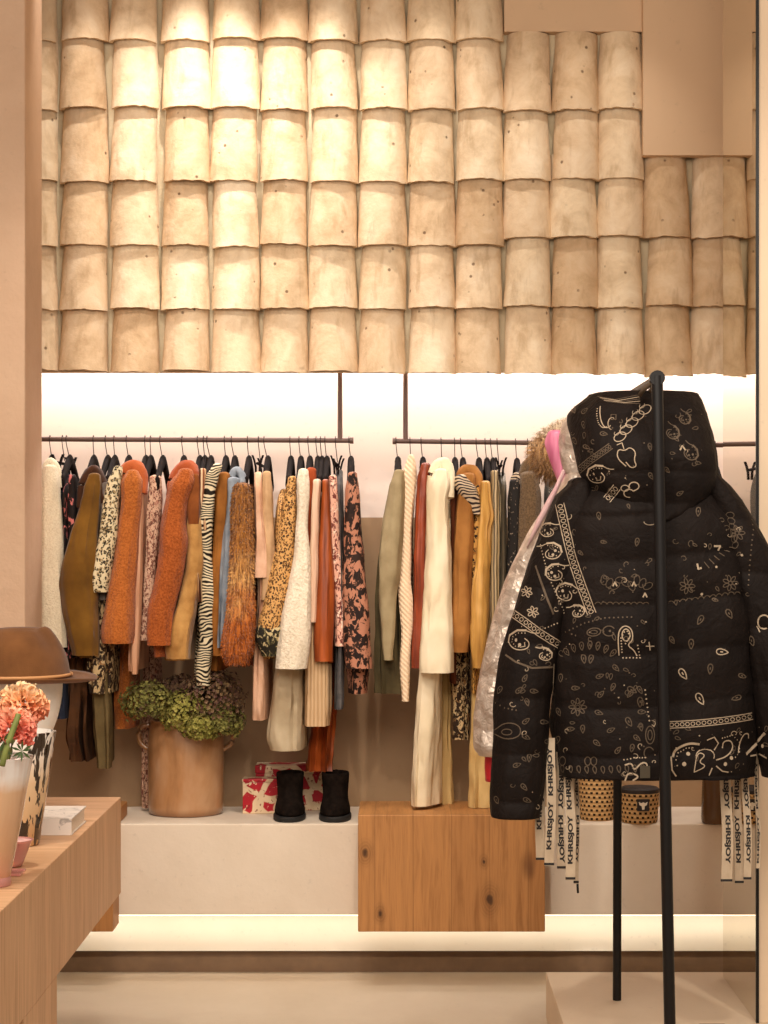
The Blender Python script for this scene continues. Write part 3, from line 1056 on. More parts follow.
garment('jeans', 'faded blue jeans on a clip hanger behind the snake print shirt', 'jeans', 335.5, LR,
        [(472, 335, 344), (560, 337, 346), (640, 336, 347), (700, 335, 346), (706, 335, 345)], None, None, c_jean, 'clip hanger of the faded jeans', True, Yb=7.14, half=.15)
garment('dress', 'black and pink leopard dress, last on the left rail', 'dress', 349, LR,
        [(482, 349, 360), (560, 348, 366), (660, 345, 372), (690, 348, 370)],
        [(474, 348, 357), (490, 345, 359), (540, 344, 362), (600, 343, 368), (640, 343, 370), (668, 345, 372)], None, c_pinkleo, 'black hanger at the right end of the left rail', hx=351, Ys=6.98)

RR = RAIL_R
garment('wool_coat', 'sage grey wool coat, first on the right rail', 'coat', 396, RR,
        [(480, 394, 406), (560, 376, 404), (640, 373, 406), (690, 372, 410)],
        [(472, 394, 404), (485, 390, 405), (520, 383, 404), (560, 379, 402), (600, 379, 397), (640, 381, 394), (660, 384, 393)], None, (c_moss, c_sage, c_sage),
        'black hanger at the left end of the right rail', Ys=6.98)
garment('cable_sweater', 'cream cable knit sweater with a long thin sleeve', 'sweater', 410, RR,
        [(478, 404, 416), (560, 401, 412), (640, 402, 413)],
        [(456, 408, 414), (464, 405, 416), (478, 402, 417), (490, 402, 416), (530, 401, 412), (580, 399, 411), (600, 399, 413), (640, 401, 411), (668, 400, 410), (701, 401, 408)],
        None, c_cable, 'wire hook of the cream cable knit sweater', hx=411)
garment('blouse', 'red rust silk blouse between the cable knit and the cream coat', 'blouse', 421, RR,
        [(474, 418, 430), (600, 414, 429), (662, 413, 429)], [(465, 421, 430), (476, 418, 430), (520, 415, 428), (580, 414, 428), (640, 412, 428), (668, 412, 425)], None, c_redrust,
        'wire hanger of the red rust silk blouse', hx=423, samp=.16)
garment('wool_coat', 'cream wool coat with wide flared sleeve on the right rail', 'coat', 441, RR,
        [(490, 434, 452), (600, 430, 452), (660, 426, 452)],
        [(472, 434, 448), (484, 428, 450), (500, 427, 448), (526, 426, 449), (580, 424, 451), (640, 421, 452), (666, 419, 453), (672, 419, 453)],
        (7, (431, 500, .4), (434, 474, .7), (442, 464, 1), (448, 472, .5), (449, 498, 0)), c_cream, 'wire hook of the cream wool coat', Ys=6.95, hx=442)
garment('trousers', 'wide cream trousers hanging below the cream coat down to the oak block', 'trousers', None, RR,
        [(500, 432, 446), (600, 422, 446), (660, 418, 441), (720, 413, 437), (803, 408, 431)], None, None, c_cream, clip=True, Yb=7.06, half=.1, amp=.05)
garment('dress', 'long pale straw dress behind the wide cream trousers', 'dress', None, RR,
        [(480, 441, 447), (600, 438, 450), (680, 434, 451), (740, 431, 453), (802, 428, 455)], None, None, c_cream2, clip=True, Yb=7.24, half=.12, amp=.08)
garment('blouse', 'narrow chocolate blouse between the cream and camel coats', 'blouse', 454.5, RR,
        [(474, 450, 457), (560, 449, 457), (680, 449, 456)], [(474, 450, 455), (520, 450, 455), (600, 450, 456), (670, 449, 455)], None, c_dkbrown, 'black hanger of the chocolate blouse', hx=455)
garment('wool_coat', 'camel coat with a dark printed scarf at its collar', 'coat', 460.5, RR,
        [(486, 458, 478), (600, 452, 474), (648, 450, 472)],
        [(476, 462, 475), (490, 459, 475), (505, 457, 474), (540, 454, 473), (580, 452, 472), (630, 450, 471), (652, 451, 468)],
        (6, (459, 486, .4), (462, 474, .8), (468, 470, 1), (476, 475, .5), (481, 492, 0)), (c_camel, c_camel, c_camel), 'black hanger of the camel coat', Ys=6.98,
        extra=[('scarf', 's', [(478, 455, 469), (486, 455, 476), (498, 462, 480), (514, 472, 481)], c_scarf, 6.975)], hx=463)
garment('skirt', 'dark brown fringed skirt showing below the camel coat', 'skirt', None, RR,
        [(480, 461, 467), (600, 452, 468), (660, 447, 470), (700, 448, 470), (736, 449, 468)], None, None, (c_snow2, c_brown, c_brown), clip=True, Yb=7.2, half=.14, amp=.15)
garment('blouse', 'tan leopard blouse squeezed between camel coat and mustard blouse', 'blouse', 476, RR,
        [(488, 474, 482), (640, 470, 480), (690, 470, 478)], [(486, 474, 482), (520, 473, 481), (560, 471, 480), (640, 470, 478)], None, c_leo3, 'black hanger of the tan leopard blouse', hx=479)
garment('blouse', 'mustard silk blouse with a knotted tie, right of the tan leopard blouse', 'blouse', 485, RR,
        [(490, 480, 491), (640, 474, 488), (664, 473, 486)], [(483, 481, 490), (500, 480, 491), (516, 479, 493), (526, 478, 491), (560, 476, 490), (600, 473, 488), (640, 471, 486), (668, 472, 482)], None, c_must,
        'black hanger of the mustard silk blouse', hx=487, Ys=6.97, samp=.2)
garment('dress', 'long pale yellow dress hanging beside the silver jacket', 'dress', None, RR,
        [(484, 484, 489), (600, 474, 492), (680, 470, 494), (803, 466, 496)], None, None, c_cream2, clip=True, Yb=7.14, half=.13, amp=.1)
garment('shirt', 'narrow grey and beige striped shirt right of the mustard blouse', 'shirt', 490.5, RR,
        [(476, 491, 499), (600, 490, 499), (660, 490, 500)], [(472, 491, 498), (520, 490, 497), (580, 490, 497), (650, 490, 498)], None, c_strp, 'black hanger of the striped grey shirt', hx=493)
garment('trousers', 'pewter satin trousers on a clip hanger left of the black dotted blouse', 'trousers', 497, RR,
        [(474, 498, 505), (560, 498, 506), (690, 496, 507)], None, None, c_pewter, 'clip hanger of the pewter trousers', True, Yb=7.12, half=.14)
garment('blouse', 'black dotted blouse with a striped collar beside the taupe teddy coat', 'blouse', 515.5, RR,
        [(486, 510, 522), (600, 506, 522), (680, 505, 522)], [(482, 510, 521), (500, 508, 522), (560, 506, 520), (640, 505, 520)],
        (4, (512, 492, .4), (514, 480, .8), (517, 476, 1), (520, 480, .5), (521, 492, 0)), (c_dot, c_dot, c_scarf), 'black hanger of the black dotted blouse', hx=517)
garment('teddy_coat', 'taupe teddy coat behind the fur hood, half hidden by the silver jacket', 'coat', 527.5, RR,
        [(480, 522, 540), (600, 516, 540), (690, 515, 540)], [(476, 520, 538), (500, 519, 540), (560, 517, 541), (640, 515, 540)],
        (5, (521, 484, .4), (524, 470, .8), (528, 464, 1), (533, 470, .5), (537, 484, 0)), c_taupe, 'wire hanger of the taupe teddy coat', hx=528)
for k, px in enumerate((549, 566, 583, 601, 618)):
    lab = ['behind the fur hood', 'second right of the fur hood', 'third right of the fur hood', 'seen in the mirror beside the black edge', 'seen in the mirror near the back pole'][k]
    garment('skirt', 'grey pleated skirt on a clip hanger ' + lab, 'skirt', px, RR,
            [(476, px - 6, px + 6), (520, px - 7, px + 7), (600, px - 7, px + 7), (660, px - 8, px + 8)], None, None, c_pleat, 'clip hanger of a grey skirt ' + lab, True, Yb=7.2, half=.15)
for px, lab in ((706, 'black hanger at the right shoulder of the bandana jacket'), (715, 'black hanger close to the mirror edge')):
    hanger(px, lab, RR, px2=px - 1)
# ------------------------------------------------------------------ jackets on the black stand
JY = 5.42


def nylon():
    m = NT('black_nylon')
    m.color(m.ramp(m.noise(10, 3), [(.3, (20, 13, 10)), (.7, (27, 19, 15))]))
    m.bump(m.math('ADD', m.noise(26, 3, .6, .6), m.math('MULTIPLY', m.noise(120, 2), .15)), .55, .012)
    m.set(rough=.72, spec=.16)
    return m.m


M_nylon = nylon()
M_print = plain('bandana_print', (176, 156, 132), .7, spec=.2)
M_print2 = plain('bandana_print_faint', (98, 83, 68), .7, spec=.2)


def puff(rows, Yc, b0, seams, amt, seed, n=56, pw=2.4, lean=0.0, bf=None, sag=.0, **kw):
    """quilted shell: swells between the stitched seams (given as photo heights at the shell's own depth)"""
    zs = [CAMZ + (CY - s) * Yc / F for s in seams]
    g = loft_rows(rows, Yc, bf or (lambda t, d: b0), .035, seed, n=n, step=.006, pw=pw, k=2.0, zf=5, lean=lean, **kw)
    for v in g.v:
        zz = v.z + sag * math.sin(v.x * 9 + seed)
        d = 1.0
        for a, b in zip(zs, zs[1:]):
            if b <= zz <= a:
                u = (a - zz) / (a - b)
                d = math.sin(PI * u) ** .55 - .55
        cx = g.top[1]
        v.y += (-1 if v.y < Yc + lean * .5 else 1) * amt * d
    return g


jk = thing('puffer_jacket', 'black bandana print puffer jacket with hood hanging back to front on the black stand', 'jacket', (.64, JY, 1.86))
jb = puff([(472, 604, 694), (482, 588, 706), (498, 572, 722), (520, 560, 738), (560, 553, 747), (620, 551, 750), (680, 551, 752), (740, 552, 754), (774, 556, 755)],
          JY, .15, [470, 512, 556, 600, 648, 700, 748, 778], .011, 3.3, bf=lambda t, d: .06 + .09 * min(1, d / .1) ** .7, sag=.014)
sl = puff([(484, 568, 592), (496, 556, 596), (512, 549, 594), (532, 540, 589), (570, 527, 579), (607, 515, 568), (640, 505, 562), (662, 499, 557), (700, 495, 551), (740, 493, 548), (780, 491, 545), (800, 490, 543), (816, 491, 540)],
          5.40, .076, [480, 530, 584, 640, 694, 748, 796, 818], .010, 5.1, pw=2.2, sag=.01)
sr = puff([(474, 694, 718), (486, 697, 730), (500, 702, 742), (520, 710, 755), (545, 718, 767), (580, 727, 781), (620, 736, 794), (660, 745, 803), (700, 752, 808), (750, 758, 812), (776, 762, 812)],
          5.40, .076, [470, 520, 572, 626, 680, 732, 780], .010, 7.7, pw=2.2, sag=-.01)
hd = puff([(394, 592, 697), (399, 587, 700), (406, 578, 703), (415, 570, 706), (432, 570, 710), (455, 573, 714), (474, 578, 715), (490, 590, 711), (504, 606, 700), (515, 622, 686), (521, 638, 668)],
          5.45, .14, [388, 418, 474, 526], .008, 9.2, pw=2.6, lean=-.085, bf=lambda t, d: .10 + .07 * math.sin(PI * min(1, t * 1.15)), n=64, rtop=.07)
jparts = []
for nm, gg in (('body', jb), ('sleeve', sl), ('sleeve', sr), ('hood', hd)):
    jparts.append([nm, gg, BVHTree.FromPolygons([tuple(v) for v in gg.v], gg.f), G(), G()])
EYE = Vector((0, 0, CAMZ))


def project(px, py):
    d = (P(px, py, 5.0) - EYE).normalized()
    best = None
    for k, (nm, gg, bv, a, b) in enumerate(jparts):
        h, nrm, idx, dist = bv.ray_cast(EYE, d)
        if h is not None and (best is None or dist < best[3]):
            best = (k, h, nrm if nrm.dot(d) < 0 else -nrm, dist)
    return best


def ink(pts, w=1.0, faint=False, closed=False):
    """printed line on the jacket: pts in photo pixels, laid on whatever part of the cloth is there"""
    dense = []
    if len(pts) > 4 and not closed:
        for _ in range(2):          # soften the corners of a drawn curve
            q = [pts[0]]
            for a, b in zip(pts, pts[1:]):
                q += [(a[0] * .75 + b[0] * .25, a[1] * .75 + b[1] * .25), (a[0] * .25 + b[0] * .75, a[1] * .25 + b[1] * .75)]
            pts = q + [pts[-1]]
            if len(pts) > 40:
                break
    if closed:
        pts = list(pts) + [pts[0]]
    for (x0, y0), (x1, y1) in zip(pts, pts[1:]):
        k = max(1, int(math.hypot(x1 - x0, y1 - y0) / 1.3))
        dense += [(x0 + (x1 - x0) * i / k, y0 + (y1 - y0) * i / k) for i in range(k)]
    dense.append(pts[-1])
    hits = [project(*p) for p in dense]
    hw = w * .00125
    for i in range(len(hits) - 1):
        a, b = hits[i], hits[i + 1]
        if a is None or b is None or a[0] != b[0] or (a[1] - b[1]).length > .03:
            continue
        t = b[1] - a[1]
        if t.length < 1e-6:
            continue
        t.normalize()
        sa, sb = t.cross(a[2]) * hw, t.cross(b[2]) * hw
        o = .0016
        pa, pb = a[1] + a[2] * o - t * hw * .4, b[1] + b[2] * o + t * hw * .4
        jparts[a[0]][4 if faint else 3].add([pa - sa, pa + sa, pb + sb, pb - sb], [(0, 1, 2, 3)])


def arc(cx, cy, rx, ry, a0=0, a1=360, rot=0, n=14):
    out = []
    r = math.radians(rot)
    for i in range(n + 1):
        a = math.radians(a0 + (a1 - a0) * i / n)
        x, y = rx * math.cos(a), ry * math.sin(a)
        out.append((cx + x * math.cos(r) - y * math.sin(r), cy + x * math.sin(r) + y * math.cos(r)))
    return out


def drop(cx, cy, s, rot=0, faint=True, w=1.0, inner=True):
    """small paisley drop"""
    r = math.radians(rot)
    o = []
    for i in range(15):
        a = 2 * PI * i / 14
        k = s * (.55 + .0 * a)
        x = s * math.cos(a)
        y = .62 * s * math.sin(a) * (math.sin(a / 2) ** .8)
        o.append((cx + x * math.cos(r) - y * math.sin(r), cy + x * math.sin(r) + y * math.cos(r)))
    ink(o, w, faint)
    if inner:
        ink([(cx - s * .3 * math.cos(r), cy - s * .3 * math.sin(r)), (cx + s * .1 * math.cos(r), cy + s * .1 * math.sin(r))], w * 1.1, faint)


def dot(cx, cy, r, faint=False):
    h = project(cx, cy)
    if h is None:
        return
    n_ = h[2]
    u = n_.cross(Vector((0, 0, 1)))
    u = u.normalized() if u.length > .05 else Vector((1, 0, 0))
    v = n_.cross(u)
    R_ = r * .0024
    c_ = h[1] + n_ * .0018
    jparts[h[0]][4 if faint else 3].add([c_ + u * R_ * math.cos(PI * k / 4) + v * R_ * math.sin(PI * k / 4) for k in range(8)], [tuple(range(8))])


def band(pts, width, faint=False, pitch=5.0):
    """border stripe: two rules with a chain of small lozenges between"""
    L, R = [], []
    for i, p in enumerate(pts):
        a, b = pts[max(0, i - 1)], pts[min(len(pts) - 1, i + 1)]
        tx, ty = b[0] - a[0], b[1] - a[1]
        q = math.hypot(tx, ty)
        nx, ny = -ty / q, tx / q
        L.append((p[0] + nx * width / 2, p[1] + ny * width / 2))
        R.append((p[0] - nx * width / 2, p[1] - ny * width / 2))
    ink(L, .9, faint); ink(R, .9, faint)
    for i in range(len(pts) - 1):
        (x0, y0), (x1, y1) = pts[i], pts[i + 1]
        q = math.hypot(x1 - x0, y1 - y0)
        k = max(1, int(q / pitch))
        an = math.degrees(math.atan2(y1 - y0, x1 - x0))
        for j in range(k):
            u = (j + .5) / k
            ink(arc(x0 + (x1 - x0) * u, y0 + (y1 - y0) * u, pitch * .42, width * .3, rot=an, n=7), .75, faint)


def dotted(pts, r=.8, pitch=3.2, faint=False):
    for (x0, y0), (x1, y1) in zip(pts, pts[1:]):
        q = math.hypot(x1 - x0, y1 - y0)
        k = max(1, int(q / pitch))
        for j in range(k):
            dot(x0 + (x1 - x0) * j / k, y0 + (y1 - y0) * j / k, r, faint)


def paisley(cx, cy, s, rot=0, flip=1, faint=False):
    """large paisley: bold hooked outline, dotted inner line, two filled eyes"""
    r = math.radians(rot)
    def T(x, y):
        x *= flip
        return (cx + s * (x * math.cos(r) - y * math.sin(r)), cy + s * (x * math.sin(r) + y * math.cos(r)))
    out = [(.95, -.75), (.55, -.62), (.1, -.7), (-.45, -.55), (-.85, -.1), (-.8, .4), (-.4, .72), (.15, .68), (.55, .4), (.5, .0), (.15, -.15)]
    ink([T(*p) for p in out], 1.0, faint)
    ink([T(*p) for p in out[2:6]], 2.0, faint)
    dotted([T(p[0] * .72, p[1] * .72) for p in out[2:8]], .7, 2.6, faint)
    for p in ((-.35, .1), (-.05, .35)):
        q = T(*p)
        dot(q[0], q[1], max(1.0, s * .13), faint)
    ink([T(.2, .1), T(.3, .35), T(.0, .52)], .8, faint)


def scroll(cx, cy, s, rot=0, faint=False, w=.9):
    """small curling tendril"""
    r = math.radians(rot)
    o = []
    for i in range(13):
        a = i / 12 * 4.6
        q = s * (1 - i / 15)
        o.append((cx + q * math.cos(a + r), cy + q * math.sin(a + r)))
    ink(o, w, faint)


# filler flecks and tendrils between the large motifs
rk = random.Random(12)
for x0, y0, x1, y1, k in ((572, 405, 650, 510, 26), (540, 515, 590, 615, 26), (503, 615, 556, 665, 14), (560, 615, 652, 662, 22), (622, 665, 655, 780, 26), (670, 726, 768, 772, 30),
                          (600, 560, 650, 606, 14), (675, 520, 750, 606, 24), (668, 400, 705, 470, 16), (495, 668, 545, 808, 14), (560, 672, 620, 768, 16)):
    for _ in range(k):
        x, y = rk.uniform(x0, x1), rk.uniform(y0, y1)
        c_ = rk.random()
        fnt = rk.random() < (.45 if x < 560 or y > 720 else .8)
        if c_ < .45:
            dot(x, y, rk.uniform(.45, .9), fnt)
        elif c_ < .8:
            scroll(x, y, rk.uniform(2, 4.2), rk.uniform(0, 360), fnt, .75)
        else:
            drop(x, y, rk.uniform(2.2, 3.2), rk.uniform(0, 180), True, .8, False)
# hood
band([(577, 472), (590, 461), (611, 446)], 6, True, 3)
band([(607, 500), (617, 487)], 8, False, 4)
paisley(599, 474, 13, 20)
for i, (x, y) in enumerate(((620, 437), (626, 430), (632, 423), (638, 416), (645, 410))):
    ink(arc(x, y, 6.5, 4.2, rot=-28), .95)
    ink(arc(x - 3, y - 4, 3, 2, 0, 250, rot=-40), .7)
ink([(626, 466), (617, 458), (618, 449), (625, 451), (630, 447), (636, 452), (634, 460), (637, 466), (631, 468), (626, 462)], 1.0)
ink([(617, 445), (622, 443), (624, 449)], .9)
ink(arc(634, 486, 5, 4, 150, 400) + arc(629, 493, 5, 4, 330, 80), 1.1)
ink(arc(625, 488, 4, 3, 0, 360), .9)
ink(arc(607, 412, 7, 16, 200, 60), 1.0); dotted(arc(604, 414, 7, 14, 200, 60), .7, 3)
ink(arc(612, 424, 4, 6, 300, 100), .9)
ink([(611, 415), (616, 415), (616, 420), (611, 420)], .7, True, True)
for k in range(5):
    ink([(598 + k * 2, 397 + k * 1.2), (615 + k * 3, 400 + k), (640, 395 + k * 2.2)], .8, k % 2 == 0)
for x, y, a in ((585, 411, -40), (584, 425, 80), (587, 447, 20), (575, 441, 60), (574, 410, 70), (604, 434, 10), (650, 447, 80), (651, 476, 60), (667, 470, 50), (680, 493, -30)):
    drop(x, y, 3.6, a)
for x, y, s in ((672, 432, 9), (690, 452, 10), (684, 418, 8)):
    paisley(x, y, s, 30, -1, True)
ink([(680, 450), (682, 446), (685, 450)], 1.6, False)
ink(arc(650, 522, 6, 3, 0, 180), .9)
# left shoulder and upper sleeve
band([(560, 504), (565, 528), (571, 555), (581, 584), (592, 614)], 8.5, False, 4.5)
paisley(549, 530, 10, 10); paisley(551, 551, 12, -20, -1); paisley(556, 572, 12, 10); paisley(567, 592, 13, 30); paisley(577, 611, 9, -20, -1)
dotted([(541, 545), (547, 570), (556, 595), (566, 616)], .8, 3)
ink([(536, 566), (544, 590), (553, 614)], 2.2, True)
for x, y in ((527, 592), (533, 612)):
    for a in (20, 70, 140, 200, 260, 320):
        ink(arc(x + 3.2 * math.cos(math.radians(a)), y + 3.2 * math.sin(math.radians(a)), 2.6, 1.4, rot=a, n=8), .9)
band([(511, 612), (524, 621), (540, 633), (559, 645)], 7, False, 4.5)
paisley(522, 640, 15, 15); paisley(544, 654, 9, 0, -1)
ink([(506, 655), (516, 662), (532, 668), (552, 667)], 2.0, True)
dotted([(545, 628), (560, 622)], .8, 3)
ink([(553.5, 664), (553, 676), (552.5, 690)], 1.8)
# lower left panel
dotted([(566, 632), (585, 623), (605, 618), (636, 617)], .9, 4, True)
ink(arc(594, 632, 7, 4, rot=-8), 1.0, True); ink(arc(594, 632, 3.5, 1.8), .9, True)
ink(arc(609, 631, 6, 5, 30, 330), 1.0, True); dot(610, 631, 1.3, True)
dotted([(572, 634), (580, 637)], 1, 3, True)
for rr in (9.5, 7):
    ink([(619, 655), (618, 640), (619, 630), (625, 625), (632, 629), (633, 640), (627, 645), (634, 650), (637, 656)] if rr > 8 else arc(626, 635, 4, 6), 1.1)
dotted([(622, 652), (621, 638), (626, 629), (630, 636), (624, 646)], .8, 2.6)
dotted([(623, 658), (640, 658), (637, 642)], .8, 3)
for x, y, a in ((567, 652, 60), (574, 648, 75), (582, 646, 85), (590, 645, 95), (598, 646, 100), (606, 649, 110), (613, 653, 130)):
    drop(x, y, 4.2, a)
drop(584, 659, 4.5, 80); drop(591, 659, 4.5, 100)
for k in range(8):
    a = k * 45
    ink(arc(578 + 6 * math.cos(math.radians(a)), 707 + 6 * math.sin(math.radians(a)), 3, 1.7, rot=a, n=8), .9, True)
ink(arc(578, 707, 2, 2), .8, True)
for i, (x, y) in enumerate(((525, 678), (534, 691), (527, 702), (526, 721), (526, 737), (529, 758), (517, 765), (524, 787), (500, 690), (544, 722), (497, 800), (519, 690), (527, 800), (561, 678), (600, 676),
                            (616, 668), (613, 687), (576, 688), (559, 712), (601, 694), (599, 713), (583, 729), (611, 730), (597, 743), (558, 740), (571, 729), (640, 690), (618, 750), (548, 742))):
    drop(x, y, 4.0, (i * 67) % 180 - 60)
dotted([(496, 703), (505, 708), (520, 711)], .9, 3.5, True)
ink([(495, 730), (506, 722), (520, 725), (521, 736), (507, 740), (495, 734)], 1.0, True); ink(arc(507, 732, 5, 3), .9, True)
for k in range(11):
    drop(563 + k * 8, 770 - abs(k - 4) * .3, 3.6, 80, inner=False)
for x in (557, 563, 588, 594):
    ink(arc(x, 761, 3, 4.4), 1.0, True)
ink(arc(560, 777, 1, 1), .8)
# middle column beside the pole
for x, y, s, a in ((632, 690, 5, 30), (640, 702, 5, 90), (629, 722, 5, 60), (642, 712, 4, 0), (641, 727, 4, 80), (637, 738, 4, 40), (632, 748, 4, 100), (630, 694, 4, 130)):
    drop(x, y, s, a)
ink(arc(650, 735, 4.5, 9), 1.0, True); ink(arc(650, 735, 2.2, 5), .9, True); ink(arc(649, 753, 5, 6, 120, 330), 1.1, True)
dotted([(645, 690), (648, 712), (650, 725)], .9, 4)
ink([(625, 781), (628, 772), (640, 776), (632, 781), (624, 786)], 1.6); ink([(625, 765), (632, 763), (634, 771), (642, 762), (648, 764), (646, 776)], 1.5)
dotted([(624, 760), (634, 758), (648, 758)], .8, 2.6)
ink([(649, 642), (650, 650)], 1.2); ink([(646, 646), (654, 646)], 1.0)
for x, y in ((615, 584), (634, 584), (645, 595)):
    ink([(x - 2, y + 2), (x, y - 2), (x + 2, y + 2)], 1.4)
for k in range(9):
    ink(arc(598 + k * 6, 604, 2.6, 2, 180, 360), .8, True)
    ink(arc(604 + k * 5.5, 580 + (k % 3) * 3, 3, 5, rot=k * 30), .7, True)
drop(599, 516, 4, 80); drop(637, 542, 4, 100); drop(604, 542, 3, 10); drop(581, 553, 3, 40)
# right half
drop(698, 512, 4.4, 95)
ink([(714, 546), (720, 546), (718, 550)], 2.0); ink([(697, 564), (698, 569), (701, 568)], 2.0); dot(742, 555, 1.4); dot(716, 567, 1.4); dot(701.5, 594, 1.6)
for cx, cy, r in ((687, 586, 8), (737, 533, 8), (730, 583, 8)):
    for k in range(7):
        a = k * 51
        ink(arc(cx + r * .6 * math.cos(math.radians(a)), cy + r * .6 * math.sin(math.radians(a)), r * .4, r * .22, rot=a, n=7), .8, True)
    ink(arc(cx, cy, r * .25, r * .25, n=7), .9, True)
for k in range(6):
    ink([(704 + k * 5, 562 - k * 3), (709 + k * 5, 568 - k * 4)], .9, True)
    ink(arc(730 + k, 515 + k * 6, 4, 3, rot=k * 25), .7, True)
for k in range(12):
    ink(arc(671 + k * 6, 603 - (k * .9 if k < 10 else 9), 2.6, 2.2, 180, 360), .9, True)
dotted([(749, 505), (753, 530), (750, 560), (748, 590)], .9, 5, True)
for x, y, a, s in ((700, 620, 120, 5), (729, 614, 60, 5), (691, 644, 90, 5), (752, 641, 70, 5), (722, 652, 5, 6), (683, 674, 55, 6), (710, 669, 95, 5), (700, 699, 60, 6.5), (742, 676, 20, 4), (736, 698, 160, 5), (715, 600, 20, 3), (672, 640, 60, 4)):
    drop(x, y, s, a, faint=False if s >= 6 else True, w=1.1)
ink(arc(764, 622, 6, 7, 60, 330), 1.5); ink([(757, 626), (760, 632)], 1.2)
band([(669, 725), (690, 724), (712, 722), (735, 719), (752, 716)], 6.5, False, 5)
ink([(673, 757), (674, 751), (681, 746), (690, 743), (699, 744)], 2.4); dotted([(676, 760), (678, 753), (686, 748), (695, 747)], .8, 2.6)
ink([(671, 757), (672, 770), (676, 776)], 1.4)
dot(688, 754, 2.2); dot(684, 764, 2.4)
ink([(694, 772), (697, 752), (706, 755), (698, 762), (707, 766), (694, 772)], 1.0); ink(arc(705, 756, 9, 7, 180, 380), 1.1)
ink([(707, 740), (714, 737), (718, 743), (714, 750)], 1.2); ink([(716, 760), (726, 757), (733, 749), (731, 740), (723, 741), (722, 748)], 1.3)
dotted([(722, 738), (732, 735), (739, 742), (739, 752), (733, 760)], .8, 2.6)
dot(731, 758, 2.2); dot(725, 764, 2.2)
ink([(738, 753), (739, 743), (743, 734), (748, 733), (748, 738)], 1.3)
ink([(746, 754), (756, 744), (765, 733)], 3.0); dot(763, 746, 2.2); ink([(750, 756), (760, 754), (767, 758)], 1.6)
ink([(712, 768), (709, 775)], 1.2); ink([(716, 766), (722, 771), (728, 772)], 1.2)
for nm, gg, bv, a, b in jparts:
    m0 = len(gg.f)
    full = G().merge(gg, 0)
    full.merge(a, 1)
    full.merge(b, 2)
    part(nm, full, [M_nylon, M_print, M_print2], jk)
# the cord that carries the hood on the bar
lp = [P(640, 395, 5.30), P(644, 389, 5.27), P(650, 384, 5.25), P(656, 378.5, 5.245), P(660, 380, 5.26), P(657, 386, 5.28), P(650, 391, 5.3)]
part('hanging_loop', G().tube(lp, .006, 8), M_print2, jk)
# elastic tab at the hem
part('hem_tab', G().box(P(640, 778, 5.262) - Vector((0, .003, 0)), P(650, 766, 5.262)), plain('olive_tab', (70, 60, 44), .7), jk, smooth=False)

# webbing straps with lettering
M_web = fabric('white_webbing', (206, 186, 160), (186, 164, 138), 30, .8, 700, .4)
M_ink = plain('webbing_ink', (34, 28, 26), .7)


def word(txt, length, height):
    cu = bpy.data.curves.new('lettering', 'FONT')
    cu.body = txt
    cu.size = 1.0
    cu.offset = .05
    o = bpy.data.objects.new('lettering', cu)
    COL.objects.link(o)
    bpy.context.view_layer.update()
    me = bpy.data.meshes.new_from_object(o.evaluated_get(bpy.context.evaluated_depsgraph_get()))
    vs = [v.co.copy() for v in me.vertices]
    fs = [tuple(p.vertices) for p in me.polygons]
    bpy.data.objects.remove(o)
    x0, x1 = min(v.x for v in vs), max(v.x for v in vs)
    y0, y1 = min(v.y for v in vs), max(v.y for v in vs)
    return [Vector(((v.x - x0) / (x1 - x0) * length - length / 2, (v.y - y0) / (y1 - y0) * height - height / 2, 0)) for v in vs], fs


WV, WF = word('KHRISJOY', .124, .0165)


def strap(px, w, y0, y1, Y, up, sway=0.0, bar=True):
    """hanging webbing: up=+1 the word reads upwards, -1 downwards"""
    a, b = P(px, y0, Y), P(px + sway, y1, Y)
    hw = w / 2 * Y / F
    L = a.z - b.z
    def at(u):
        return Vector((a.x + (b.x - a.x) * u + .002 * math.sin(u * 7 + px), Y + .004 * math.sin(u * 5 + px * 2), a.z - L * u))
    g = G()
    n = 14
    rings = []
    for i in range(n + 1):
        c = at(i / n)
        rings.append([c + Vector((-hw, -.0012, 0)), c + Vector((hw, -.0012, 0)), c + Vector((hw, .0012, 0)), c + Vector((-hw, .0012, 0))])
    g.loft(rings)
    s = part('strap', g, M_web, jk, smooth=False)
    pos = .085
    while pos + .055 < L:
        vs = []
        for v in WV:
            d = pos - v.x * up          # along the strap, downwards
            c = at(min(1, max(0, d / L)))
            vs.append(Vector((c.x - v.y * up * min(1, w / 9.0), c.y - .0016, c.z)))
        part('lettering', G().add(vs, WF), M_ink, jk, s, smooth=False)
        pos += .139
    if bar:
        c = at(.985)
        part('end_bar', G().box((c.x - hw * 1.05, c.y - .002, c.z - .003), (c.x + hw * 1.05, c.y + .002, c.z + .003)), M_ink, jk, s, smooth=False)


strap(541, 9.5, 772, 860, 5.40, 1, -1)
strap(551, 9.5, 738, 866, 5.38, 1, -1)
strap(560, 9.0, 752, 869, 5.41, -1, 1)
strap(569, 9.5, 752, 880, 5.38, 1, 2)
strap(576, 5.0, 752, 884, 5.42, -1, 1)
strap(726, 11, 752, 882, 5.38, -1, 1)
strap(737, 8.5, 752, 884, 5.41, 1, 2)
strap(745, 7.5, 752, 880, 5.39, -1, 3)
strap(757, 4.0, 752, 868, 5.42, 1, 1, False)
part('drawstring_tip', G().tube([P(577.5, 884, 5.42), P(578, 893, 5.42)], .003, 8), M_black, jk)

# silver jacket behind it
def foil():
    m = NT('silver_foil')
    v = m.warp(.03, 12)
    m.color(m.ramp(m.noise(24, 4, .6, .8), [(.3, (176, 156, 140)), (.55, (208, 190, 174)), (.75, (234, 220, 206))]))
    m.bump(m.math('ADD', m.voro(24, v), m.noise(40, 3, .6, 1.0)), .45, .02)
    m.set(metal=.45, rough=.38)
    return m.m


